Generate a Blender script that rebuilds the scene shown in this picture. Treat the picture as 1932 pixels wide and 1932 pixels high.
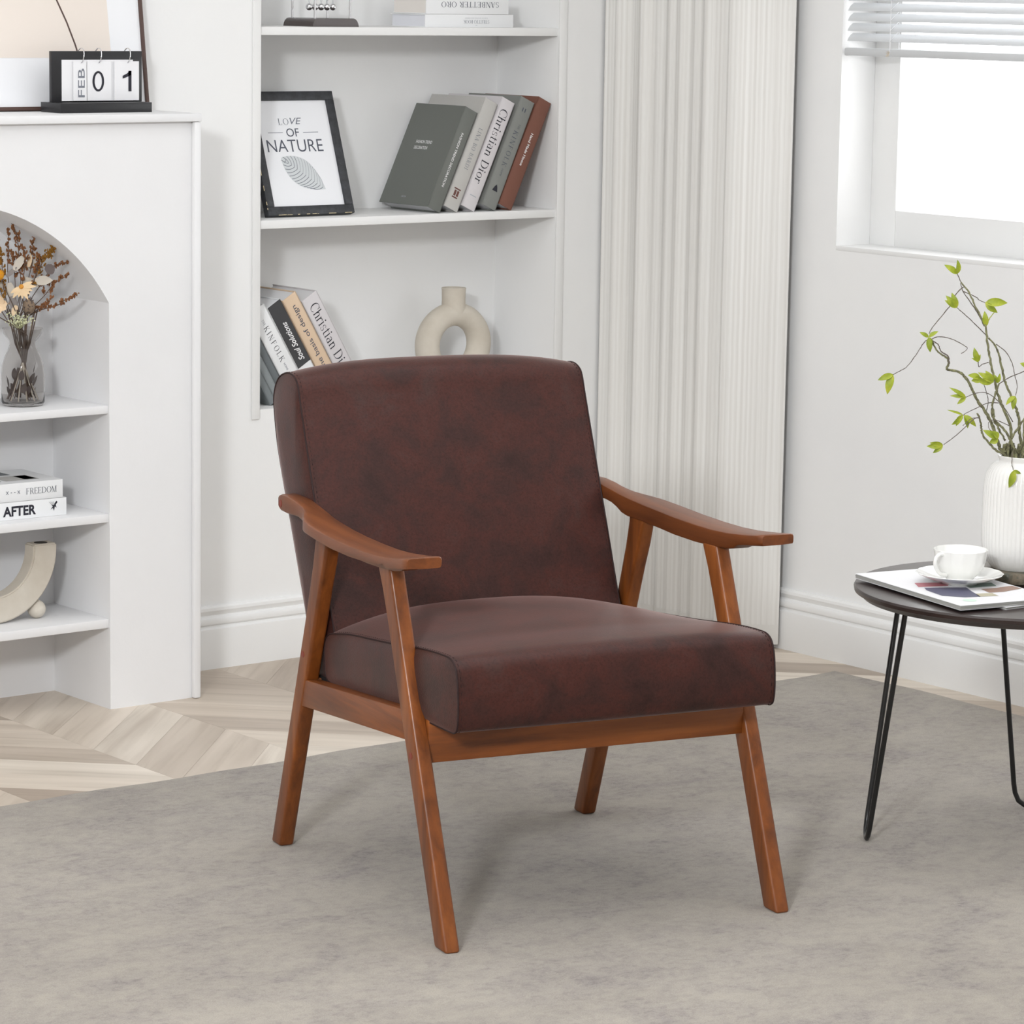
import bpy, bmesh, math, random
from mathutils import Vector, Matrix

for _o in list(bpy.data.objects):
    bpy.data.objects.remove(_o, do_unlink=True)
S = bpy.context.scene
C = S.collection

# ------------------------------------------------------------------ camera
cam_data = bpy.data.cameras.new('camera')
cam_data.sensor_width = 36.0
cam_data.lens = 36.0 * 6203.84 / 1932.0
cam_data.clip_end = 60
cam = bpy.data.objects.new('camera', cam_data)
C.objects.link(cam)
_r = Vector((0.78074825, -0.62465132, 0.01558547))
_u = Vector((0.08699893, 0.13337178, 0.98724017))
_f = Vector((0.61875953, 0.76943012, -0.15847378))
cam.matrix_world = Matrix(((_r.x, _u.x, -_f.x, 0.0), (_r.y, _u.y, -_f.y, 0.0), (_r.z, _u.z, -_f.z, 1.45), (0, 0, 0, 1)))
S.camera = cam

# ------------------------------------------------------------------ light
world = bpy.data.worlds.new('overcast_day')
S.world = world
world.use_nodes = True
_bg = world.node_tree.nodes['Background']
_bg.inputs[0].default_value = (0.98, 0.99, 1.0, 1)
_bg.inputs[1].default_value = 3.6


def area_light(name, loc, target, size, power, col=(1, 1, 1)):
    d = bpy.data.lights.new(name, 'AREA')
    d.shape = 'DISK'
    d.size = size
    d.energy = power
    d.color = col
    o = bpy.data.objects.new(name, d)
    C.objects.link(o)
    o.location = loc
    o.rotation_euler = (Vector(target) - Vector(loc)).to_track_quat('-Z', 'Y').to_euler()
    return o


area_light('studio_softbox_light', (-0.8, 0.8, 2.42), (3.7, 5.0, 0.7), 0.6, 155, (0.965, 0.983, 1.0))
area_light('ceiling_panel_light', (2.7, 3.3, 2.56), (2.7, 3.3, 0.0), 3.8, 50, (0.965, 0.983, 1.0))
S.view_settings.view_transform = 'Standard'
S.view_settings.look = 'None'
S.view_settings.gamma = 1.0
S.view_settings.use_curve_mapping = False
S.view_settings.exposure = 0.0

# ------------------------------------------------------------------ materials
MATS = {}


def srgb(r, g, b):
    return tuple((c / 255 / 12.92) if c / 255 <= 0.04045 else ((c / 255 + 0.055) / 1.055) ** 2.4 for c in (r, g, b)) + (1.0,)


def mat(name, col, rough=0.5, metal=0.0, spec=0.5, coat=0.0, coat_rough=0.15, transmission=0.0, ior=1.45, sheen=0.0):
    m = bpy.data.materials.new(name)
    m.use_nodes = True
    b = m.node_tree.nodes['Principled BSDF']
    b.inputs['Base Color'].default_value = col if len(col) == 4 else tuple(col) + (1,)
    b.inputs['Roughness'].default_value = rough
    b.inputs['Metallic'].default_value = metal
    b.inputs['Specular IOR Level'].default_value = spec
    b.inputs['Coat Weight'].default_value = coat
    b.inputs['Coat Roughness'].default_value = coat_rough
    b.inputs['Transmission Weight'].default_value = transmission
    b.inputs['IOR'].default_value = ior
    b.inputs['Sheen Weight'].default_value = sheen
    m.diffuse_color = b.inputs['Base Color'].default_value
    MATS[name] = m
    return m


def nd(m, typ, **kw):
    n = m.node_tree.nodes.new(typ)
    for k, v in kw.items():
        if k.startswith('i_'):
            n.inputs[k[2:].replace('_', ' ')].default_value = v
        else:
            setattr(n, k, v)
    return n


def lk(m, a, b):
    m.node_tree.links.new(a, b)


def coords(m, scale=(1, 1, 1), rot=(0, 0, 0), out='Object'):
    tc = nd(m, 'ShaderNodeTexCoord')
    mp = nd(m, 'ShaderNodeMapping')
    mp.inputs['Scale'].default_value = scale
    mp.inputs['Rotation'].default_value = rot
    lk(m, tc.outputs[out], mp.inputs['Vector'])
    return mp.outputs['Vector']


def ramp(m, fac, stops):
    r = nd(m, 'ShaderNodeValToRGB')
    e = r.color_ramp.elements
    e[0].position, e[0].color = stops[0]
    e[1].position, e[1].color = stops[-1]
    for p, c in stops[1:-1]:
        q = e.new(p)
        q.color = c
    lk(m, fac, r.inputs['Fac'])
    return r.outputs['Color']


def bump(m, height, strength=0.2, dist=0.002):
    b = nd(m, 'ShaderNodeBump')
    b.inputs['Strength'].default_value = strength
    b.inputs['Distance'].default_value = dist
    lk(m, height, b.inputs['Height'])
    lk(m, b.outputs['Normal'], m.node_tree.nodes['Principled BSDF'].inputs['Normal'])


def noise(m, vec, scale, detail=4, rough=0.55, dist=0.0):
    n = nd(m, 'ShaderNodeTexNoise')
    n.inputs['Scale'].default_value = scale
    n.inputs['Detail'].default_value = detail
    n.inputs['Roughness'].default_value = rough
    n.inputs['Distortion'].default_value = dist
    lk(m, vec, n.inputs['Vector'])
    return n.outputs['Fac']


def mixc(m, fac, a, b, blend='MIX'):
    x = nd(m, 'ShaderNodeMix', data_type='RGBA', blend_type=blend)
    for k, v in ((0, fac), (6, a), (7, b)):
        if hasattr(v, 'links'):
            lk(m, v, x.inputs[k])
        else:
            x.inputs[k].default_value = v
    return x.outputs[2]


def base(m, out):
    lk(m, out, m.node_tree.nodes['Principled BSDF'].inputs['Base Color'])


def m_plaster(name, c0, c1, rough=0.75):
    m = mat(name, c0, rough, spec=0.25)
    v = coords(m)
    base(m, ramp(m, noise(m, v, 3.0, 5, 0.6), [(0.3, c0), (0.7, c1)]))
    bump(m, noise(m, v, 40, 4, 0.6), 0.12, 0.003)
    return m


m_plaster('white_wall', srgb(240, 240, 240), srgb(243, 243, 242))
m_plaster('grey_wall', srgb(232, 232, 233), srgb(236, 236, 237))
m_plaster('side_wall', srgb(236, 236, 236), srgb(240, 240, 239))
m_plaster('mantel_paint', srgb(232, 232, 233), srgb(236, 236, 237), 0.6)
m_plaster('trim_paint', srgb(235, 235, 234), srgb(239, 239, 238), 0.5)
mat('window_frame_white', srgb(234, 234, 233), 0.4)
m = mat('blind_white', srgb(206, 208, 210), 0.4)

# window glass
m = mat('window_glass', (1, 1, 1, 1), 0.0, transmission=1.0, ior=1.02, spec=0.1)


# wood with grain running along one axis
def m_wood(name, axis, c_dark, c_mid, c_light, rough=0.42, coat=0.16):
    m = mat(name, c_mid, rough, coat=coat, coat_rough=0.22)
    sc = [38.0, 38.0, 38.0]
    sc[axis] = 2.6
    v = coords(m, sc)
    n1 = noise(m, v, 1.0, 7, 0.62, 0.4)
    sc2 = [6.0, 6.0, 6.0]
    sc2[axis] = 1.6
    n2 = noise(m, coords(m, sc2), 1.0, 3, 0.5)
    c = ramp(m, n1, [(0.28, c_dark), (0.52, c_mid), (0.75, c_light)])
    c2 = ramp(m, n2, [(0.25, (0.72, 0.70, 0.68, 1)), (0.75, (1.12, 1.12, 1.12, 1))])
    base(m, mixc(m, 1.0, c, c2, 'MULTIPLY'))
    bump(m, n1, 0.05, 0.001)
    return m


WD, WM, WL = srgb(88, 44, 14), srgb(130, 70, 25), srgb(154, 88, 36)
m_wood('wood_leg', 2, WD, WM, WL)
m_wood('wood_arm', 1, srgb(88, 45, 18), srgb(118, 64, 28), srgb(134, 76, 36))
m_wood('wood_rail_side', 1, WD, WM, WL)
m_wood('wood_rail_front', 0, WD, WM, WL)
mat('dowel_red', srgb(128, 52, 38), 0.45)

# leather
m = mat('leather', srgb(70, 43, 40), 0.42, spec=0.30, sheen=0.24)
m.node_tree.nodes['Principled BSDF'].inputs['Sheen Roughness'].default_value = 0.35
m.node_tree.nodes['Principled BSDF'].inputs['Sheen Tint'].default_value = (1.0, 0.70, 0.65, 1)
v = coords(m)
n1 = noise(m, v, 11.0, 7, 0.68, 0.4)
c = ramp(m, n1, [(0.30, srgb(44, 25, 22)), (0.44, srgb(56, 32, 28)), (0.56, srgb(67, 34, 28)), (0.70, srgb(64, 42, 38))])
n2 = noise(m, v, 240, 4, 0.7)
c = mixc(m, 1.0, c, ramp(m, n2, [(0.30, (0.66, 0.66, 0.66, 1)), (0.50, (1.0, 1.0, 1.0, 1)), (0.68, (1.16, 1.14, 1.12, 1))]), 'MULTIPLY')
base(m, c)
vor = nd(m, 'ShaderNodeTexVoronoi')
vor.inputs['Scale'].default_value = 420
lk(m, v, vor.inputs['Vector'])
bump(m, vor.outputs['Distance'], 0.16, 0.0008)
mat('leather_stitch', srgb(38, 15, 14), 0.7)

# floor boards: grain at plus or minus 45 degrees
for nm, ang in (('board_rising', 45), ('board_falling', -45)):
    m = mat(nm, srgb(205, 193, 180), 0.42, spec=0.4)
    tc = nd(m, 'ShaderNodeTexCoord')
    oi = nd(m, 'ShaderNodeObjectInfo')
    ad = nd(m, 'ShaderNodeVectorMath', operation='ADD')
    mul = nd(m, 'ShaderNodeVectorMath', operation='SCALE')
    cb = nd(m, 'ShaderNodeCombineXYZ')
    for k in range(3):
        lk(m, oi.outputs['Random'], cb.inputs[k])
    lk(m, cb.outputs[0], mul.inputs[0])
    mul.inputs['Scale'].default_value = 13.7
    lk(m, tc.outputs['Object'], ad.inputs[0])
    lk(m, mul.outputs[0], ad.inputs[1])
    rot = nd(m, 'ShaderNodeVectorRotate', rotation_type='Z_AXIS')
    rot.inputs['Angle'].default_value = math.radians(-ang)
    lk(m, ad.outputs[0], rot.inputs['Vector'])
    mp = nd(m, 'ShaderNodeMapping')
    mp.inputs['Scale'].default_value = (1.6, 26, 1)
    lk(m, rot.outputs[0], mp.inputs['Vector'])
    g = noise(m, mp.outputs[0], 1.0, 6, 0.6, 0.5)
    mp2 = nd(m, 'ShaderNodeMapping')
    mp2.inputs['Scale'].default_value = (1.2, 9, 1)
    lk(m, rot.outputs[0], mp2.inputs['Vector'])
    g2 = noise(m, mp2.outputs[0], 1.0, 3, 0.5, 0.3)
    tone = ramp(m, oi.outputs['Random'], [(0.0, srgb(178, 163, 149)), (0.22, srgb(228, 216, 202)), (0.38, srgb(188, 174, 160)), (0.55, srgb(222, 210, 196)), (0.75, srgb(232, 222, 209)), (1.0, srgb(204, 190, 175))])
    c = mixc(m, 1.0, tone, ramp(m, g, [(0.25, (0.74, 0.71, 0.68, 1)), (0.5, (0.97, 0.97, 0.96, 1)), (0.72, (1.04, 1.04, 1.04, 1))]), 'MULTIPLY')
    c = mixc(m, 1.0, c, ramp(m, g2, [(0.3, (0.80, 0.78, 0.76, 1)), (0.6, (1.03, 1.03, 1.03, 1))]), 'MULTIPLY')
    base(m, c)
mat('subfloor', srgb(176, 162, 146), 0.7)

# rug
m = mat('rug_weave', srgb(176, 168, 161), 0.95, spec=0.1, sheen=0.15)
v = coords(m, (1, 1.25, 1))
n1 = noise(m, v, 1.3, 4, 0.6, 0.8)
n2 = noise(m, v, 5.5, 6, 0.66, 0.8)
n3 = noise(m, v, 62.0, 5, 0.72, 0.3)
n3b = noise(m, v, 24.0, 6, 0.75, 0.4)
n4 = noise(m, v, 420.0, 2, 0.5)
c = ramp(m, n2, [(0.30, srgb(151, 144, 139)), (0.44, srgb(162, 155, 147)), (0.62, srgb(169, 162, 152))])
c = mixc(m, 1.0, c, ramp(m, n1, [(0.32, (0.90, 0.895, 0.89, 1)), (0.62, (1.03, 1.03, 1.03, 1))]), 'MULTIPLY')
fl = ramp(m, n3, [(0.36, (0.78, 0.77, 0.78, 1)), (0.50, (1.0, 1.0, 1.0, 1)), (0.70, (1.06, 1.06, 1.05, 1))])
mask = ramp(m, n2, [(0.36, (1, 1, 1, 1)), (0.60, (0.25, 0.25, 0.25, 1))])
c = mixc(m, mask, c, mixc(m, 1.0, c, fl, 'MULTIPLY'))
c = mixc(m, 1.0, c, ramp(m, n3b, [(0.32, (0.86, 0.86, 0.87, 1)), (0.52, (1.0, 1.0, 1.0, 1)), (0.72, (1.07, 1.07, 1.05, 1))]), 'MULTIPLY')
c = mixc(m, 1.0, c, ramp(m, n4, [(0.3, (0.86, 0.86, 0.86, 1)), (0.6, (1.05, 1.05, 1.05, 1))]), 'MULTIPLY')
base(m, c)
bump(m, n4, 0.35, 0.002)

# curtain: fine vertical ribs
m = mat('curtain_cloth', srgb(230, 229, 226), 0.85, spec=0.1)
uv = nd(m, 'ShaderNodeTexCoord').outputs['UV']
w = nd(m, 'ShaderNodeTexWave', wave_type='BANDS', bands_direction='X')
w.inputs["Scale"].default_value = 28
w.inputs['Distortion'].default_value = 1.2
w.inputs['Detail'].default_value = 2
w.inputs['Detail Scale'].default_value = 0.6
lk(m, uv, w.inputs['Vector'])
mp = nd(m, 'ShaderNodeMapping')
mp.inputs['Scale'].default_value = (150, 0.6, 1)
lk(m, uv, mp.inputs['Vector'])
nz = noise(m, mp.outputs[0], 1.0, 3, 0.6)
c = mixc(m, 0.5, ramp(m, w.outputs['Fac'], [(0.1, srgb(220, 218, 214)), (0.8, srgb(233, 232, 229))]), ramp(m, nz, [(0.3, srgb(215, 212, 207)), (0.65, srgb(238, 237, 234))]))
base(m, c)
bump(m, w.outputs['Fac'], 0.12, 0.001)

mat('black_metal', (0.008, 0.008, 0.008, 1), 0.28, spec=0.6)
mat('black_lacquer', (0.018, 0.018, 0.020, 1), 0.38)
mat('chrome', (0.82, 0.82, 0.84, 1), 0.08, metal=1.0)
m = mat('table_brown', srgb(58, 46, 44), 0.32, coat=0.3)
v = coords(m, (30, 3, 30))
base(m, ramp(m, noise(m, v, 1, 5, 0.6, 0.3), [(0.3, srgb(38, 28, 26)), (0.7, srgb(56, 43, 40))]))
mat('porcelain', srgb(246, 246, 243), 0.12, coat=0.5, coat_rough=0.05)
m = mat('ribbed_ceramic', srgb(236, 235, 232), 0.22, coat=0.4, coat_rough=0.08)
m = mat('stone_slice', srgb(88, 92, 80), 0.35)
v = coords(m, (1, 1, 1))
base(m, ramp(m, noise(m, v, 32, 6, 0.7, 1.5), [(0.3, srgb(42, 58, 50)), (0.5, srgb(96, 90, 76)), (0.62, srgb(120, 108, 92)), (0.75, srgb(58, 80, 68))]))
mat('paper_white', srgb(234, 234, 236), 0.6)
mat('page_edge', srgb(226, 226, 228), 0.8)
mat('page_edge_blue', srgb(226, 227, 233), 0.8)
mat('ink_black', srgb(38, 38, 48), 0.7)
mat('ink_grey', srgb(120, 124, 134), 0.7)
mat('ink_dim', srgb(84, 88, 100), 0.7)
mat('ink_pale', srgb(176, 180, 186), 0.7)
mat('ink_white', srgb(238, 238, 238), 0.6)
mat('ink_brown', srgb(104, 66, 60), 0.6)
for n, c in dict(cover_green=(108, 111, 106), cover_grey=(190, 188, 184), cover_pale=(212, 208, 210), cover_stone=(132, 134, 130), cover_rust=(120, 78, 64),
                 cover_white=(236, 237, 238), cover_black=(62, 62, 64), cover_tan=(220, 194, 166), cover_blush=(232, 226, 220), cover_slate=(122, 128, 130), cover_navy=(46, 48, 62), cover_slate_dark=(104, 110, 113), cover_slate_light=(138, 144, 146)).items():
    mat(n, srgb(*c), 0.5)
m = mat('frame_black_wood', srgb(48, 49, 52), 0.5)
v = coords(m)
base(m, ramp(m, noise(m, v, 60, 5, 0.7), [(0.32, srgb(40, 41, 44)), (0.62, srgb(62, 64, 68))]))
mat('frame_worn', srgb(214, 198, 160), 0.7)
mat('frame_brown', srgb(86, 66, 60), 0.45)
mat('print_beige', srgb(234, 224, 215), 0.7)
mat('print_white', srgb(240, 241, 244), 0.6)
m = mat('clay_beige', srgb(206, 198, 184), 0.85, spec=0.15)
v = coords(m)
base(m, ramp(m, noise(m, v, 14, 5, 0.6), [(0.3, srgb(198, 189, 175)), (0.7, srgb(212, 205, 193))]))
bump(m, noise(m, v, 120, 4, 0.6), 0.15, 0.002)
m = mat('hole_shade', srgb(60, 56, 50), 0.9)  # dark colour standing in for shade inside the vase holes
mat('cradle_base', srgb(66, 56, 54), 0.25, coat=0.4)
mat('smoked_glass', srgb(232, 230, 228), 0.02, transmission=1.0, ior=1.3)
mat('water', (1, 1, 1, 1), 0.0, transmission=1.0, ior=1.33)
for n, c in dict(dry_rust=(138, 92, 58), dry_mustard=(150, 106, 40), dry_stem=(104, 88, 78), dry_beige=(208, 200, 188), dry_cream=(236, 208, 168), dry_yellow=(224, 160, 30),
                 dry_grey=(150, 144, 142), dry_pod=(130, 112, 94), dry_green=(226, 228, 188), dry_peach=(240, 214, 180), dry_orange=(218, 150, 60), dry_taupe=(112, 102, 100)).items():
    mat(n, srgb(*c), 0.85)
m = mat('leaf_green', srgb(176, 190, 50), 0.5)
v = coords(m)
base(m, ramp(m, noise(m, v, 60, 3, 0.6), [(0.3, srgb(122, 142, 40)), (0.55, srgb(156, 168, 46)), (0.75, srgb(188, 188, 70))]))
m = mat('bark_green', srgb(124, 124, 92), 0.85)
v = coords(m)
base(m, ramp(m, noise(m, v, 150, 4, 0.7), [(0.35, srgb(92, 88, 70)), (0.65, srgb(146, 146, 108))]))
mat('twig_brown', srgb(104, 96, 88), 0.8)

mat('magazine_edge', srgb(176, 176, 172), 0.8)
mat('seat_underside', srgb(30, 26, 26), 0.9)


# ------------------------------------------------------------------ mesh helpers
def obj(name, bm, material, parent=None, smooth=None, recalc=True):
    if recalc:
        bmesh.ops.recalc_face_normals(bm, faces=bm.faces)
    me = bpy.data.meshes.new(name)
    bm.to_mesh(me)
    bm.free()
    if smooth is not None:
        for p in me.polygons:
            p.use_smooth = True
        me.set_sharp_from_angle(angle=math.radians(smooth))
    mm = material if isinstance(material, (list, tuple)) else [material]
    for x in mm:
        me.materials.append(MATS[x])
    o = bpy.data.objects.new(name, me)
    C.objects.link(o)
    if parent is not None:
        o.parent = parent
    return o


def empty(name, loc, rotz=0.0, rot=None):
    o = bpy.data.objects.new(name, None)
    C.objects.link(o)
    o.location = loc
    o.rotation_euler = rot if rot else (0, 0, rotz)
    o.empty_display_size = 0.05
    return o


def tag(o, label, cat, group=None, kind=None):
    o['label'] = label
    o['category'] = cat
    if group:
        o['group'] = group
    if kind:
        o['kind'] = kind
    return o


def add_box(bm, x0, x1, y0, y1, z0, z1, bevel=0.0, seg=2):
    b = bmesh.new()
    vs = [b.verts.new((x, y, z)) for x in (x0, x1) for y in (y0, y1) for z in (z0, z1)]
    for q in ((0, 1, 3, 2), (4, 6, 7, 5), (0, 4, 5, 1), (2, 3, 7, 6), (0, 2, 6, 4), (1, 5, 7, 3)):
        b.faces.new([vs[i] for i in q])
    bmesh.ops.recalc_face_normals(b, faces=b.faces)
    if bevel > 0:
        bmesh.ops.bevel(b, geom=list(b.edges), offset=bevel, segments=seg, affect='EDGES', profile=0.5)
    merge(bm, b)


def merge(bm, b):
    t = bpy.data.meshes.new('tmp')
    b.to_mesh(t)
    b.free()
    bm.from_mesh(t)
    bpy.data.meshes.remove(t)


def box(name, x0, x1, y0, y1, z0, z1, material, parent=None, bevel=0.0, seg=2):
    bm = bmesh.new()
    add_box(bm, x0, x1, y0, y1, z0, z1, bevel, seg)
    return obj(name, bm, material, parent, smooth=35 if bevel else None)


def add_prism(bm, poly, a0, a1, axis='x', bevel=0.0, seg=2):
    """poly: 2D points; axis x -> (y,z), y -> (x,z), z -> (x,y)"""
    b = bmesh.new()

    def P(p, a):
        return {'x': (a, p[0], p[1]), 'y': (p[0], a, p[1]), 'z': (p[0], p[1], a)}[axis]
    A = [b.verts.new(P(p, a0)) for p in poly]
    B = [b.verts.new(P(p, a1)) for p in poly]
    n = len(poly)
    b.faces.new(A)
    b.faces.new(B[::-1])
    for i in range(n):
        b.faces.new((A[i], B[i], B[(i + 1) % n], A[(i + 1) % n]))
    bmesh.ops.recalc_face_normals(b, faces=b.faces)
    if bevel > 0:
        es = [e for e in b.edges if len(e.link_faces) == 2 and e.calc_face_angle(0) > 0.6]
        bmesh.ops.bevel(b, geom=es, offset=bevel, segments=seg, affect='EDGES', profile=0.5)
    merge(bm, b)


def prism(name, poly, a0, a1, axis, material, parent=None, bevel=0.0, seg=2, smooth=35):
    bm = bmesh.new()
    add_prism(bm, poly, a0, a1, axis, bevel, seg)
    return obj(name, bm, material, parent, smooth=smooth)


def add_lathe(bm, prof, n=48, center=(0, 0, 0), ribs=0, rib_amp=0.0, closed=False, scallop=None):
    rings = []
    for r, z in prof:
        ring = []
        for k in range(n):
            a = 2 * math.pi * k / n
            rr = r
            if ribs:
                rr = r * (1 + rib_amp * (abs(math.sin(ribs * a / 2)) - 0.6))
            if scallop:
                rr = scallop(r, z, a)
            ring.append(bm.verts.new((center[0] + rr * math.cos(a), center[1] + rr * math.sin(a), center[2] + z)))
        rings.append(ring)
    m_ = len(rings)
    for i in range(m_ if closed else m_ - 1):
        A, B = rings[i], rings[(i + 1) % m_]
        for k in range(n):
            bm.faces.new((A[k], A[(k + 1) % n], B[(k + 1) % n], B[k]))
    if not closed:
        bm.faces.new(rings[0][::-1])
        bm.faces.new(rings[-1])


def lathe(name, prof, material, parent=None, n=48, center=(0, 0, 0), smooth=40, **kw):
    bm = bmesh.new()
    add_lathe(bm, prof, n, center, **kw)
    return obj(name, bm, material, parent, smooth=smooth)


def add_tube(bm, pts, rad, n=8, caps=True):
    pts = [Vector(p) for p in pts]
    rr = rad if isinstance(rad, (list, tuple)) else [rad] * len(pts)
    rings = []
    up = None
    for i, p in enumerate(pts):
        d = (pts[min(i + 1, len(pts) - 1)] - pts[max(i - 1, 0)])
        if d.length < 1e-9:
            d = Vector((0, 0, 1))
        d.normalize()
        if up is None:
            up = d.orthogonal().normalized()
        up = (up - d * up.dot(d))
        if up.length < 1e-6:
            up = d.orthogonal()
        up.normalize()
        w_ = d.cross(up)
        rings.append([bm.verts.new(p + (up * math.cos(2 * math.pi * k / n) + w_ * math.sin(2 * math.pi * k / n)) * rr[i]) for k in range(n)])
    for i in range(len(rings) - 1):
        for k in range(n):
            bm.faces.new((rings[i][k], rings[i][(k + 1) % n], rings[i + 1][(k + 1) % n], rings[i + 1][k]))
    if caps:
        bm.faces.new(rings[0][::-1])
        bm.faces.new(rings[-1])


def tube(name, pts, rad, material, parent=None, n=8):
    bm = bmesh.new()
    add_tube(bm, pts, rad, n)
    return obj(name, bm, material, parent, smooth=50)


def add_ball(bm, c, r, seg=16, ring=10, sz=1.0):
    b = bmesh.new()
    bmesh.ops.create_uvsphere(b, u_segments=seg, v_segments=ring, radius=r)
    for v_ in b.verts:
        v_.co.z *= sz
        v_.co += Vector(c)
    merge(bm, b)


def spline(pts, n=6):
    """Catmull-Rom through points"""
    P = [Vector(p) for p in pts]
    if len(P) < 3:
        return P
    out = []
    for i in range(len(P) - 1):
        p0, p1, p2, p3 = P[max(i - 1, 0)], P[i], P[i + 1], P[min(i + 2, len(P) - 1)]
        for k in range(n):
            t = k / n
            out.append(0.5 * ((2 * p1) + (-p0 + p2) * t + (2 * p0 - 5 * p1 + 4 * p2 - p3) * t * t + (-p0 + 3 * p1 - 3 * p2 + p3) * t ** 3))
    out.append(P[-1])
    return out


# ------------------------------------------------------------------ lettering
_FONT_CACHE = {}


def sans_polys(body, bold=0.0, shear=0.0):
    """mesh data (verts, faces) of a line of sans text, cap height about 0.7, starting at x=0"""
    key = (body, bold, shear)
    if key not in _FONT_CACHE:
        cu = bpy.data.curves.new('txt', 'FONT')
        cu.body = body
        cu.size = 1.0
        cu.offset = bold
        cu.shear = shear
        cu.resolution_u = 4
        o = bpy.data.objects.new('txt', cu)
        C.objects.link(o)
        dg = bpy.context.evaluated_depsgraph_get()
        me = bpy.data.meshes.new_from_object(o.evaluated_get(dg))
        vs = [tuple(v_.co) for v_ in me.vertices]
        fs = [tuple(p.vertices) for p in me.polygons]
        bpy.data.meshes.remove(me)
        bpy.data.objects.remove(o)
        bpy.data.curves.remove(cu)
        _FONT_CACHE[key] = (vs, fs)
    return _FONT_CACHE[key]


class Glyph:
    def __init__(s):
        s.v, s.f = [], []

    def poly(s, pts):
        i = len(s.v)
        s.v += [(p[0], p[1], 0) for p in pts]
        s.f.append(tuple(range(i, i + len(pts))))

    def rect(s, x0, y0, x1, y1):
        s.poly([(x0, y0), (x1, y0), (x1, y1), (x0, y1)])

    def stem(s, x, y0, y1, w=0.11, serif=True, lo=True, hi=True):
        s.rect(x, y0, x + w, y1)
        if serif and lo:
            s.rect(x - 0.07, y0, x + w + 0.07, y0 + 0.03)
        if serif and hi:
            s.rect(x - 0.07, y1 - 0.03, x + w + 0.07, y1)

    def bowl(s, cx, cy, rx, ry, a0, a1, thick=0.11, thin=0.035, n=16):
        P, Q = [], []
        for k in range(n + 1):
            a = math.radians(a0 + (a1 - a0) * k / n)
            P.append((cx + rx * math.cos(a), cy + ry * math.sin(a)))
            Q.append((cx + (rx - thick) * math.cos(a), cy + (ry - thin) * math.sin(a)))
        for k in range(n):
            s.poly([P[k], P[k + 1], Q[k + 1], Q[k]])

    def diag(s, x0, y0, x1, y1, w):
        s.poly([(x0, y0), (x0 + w, y0), (x1 + w, y1), (x1, y1)])


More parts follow.
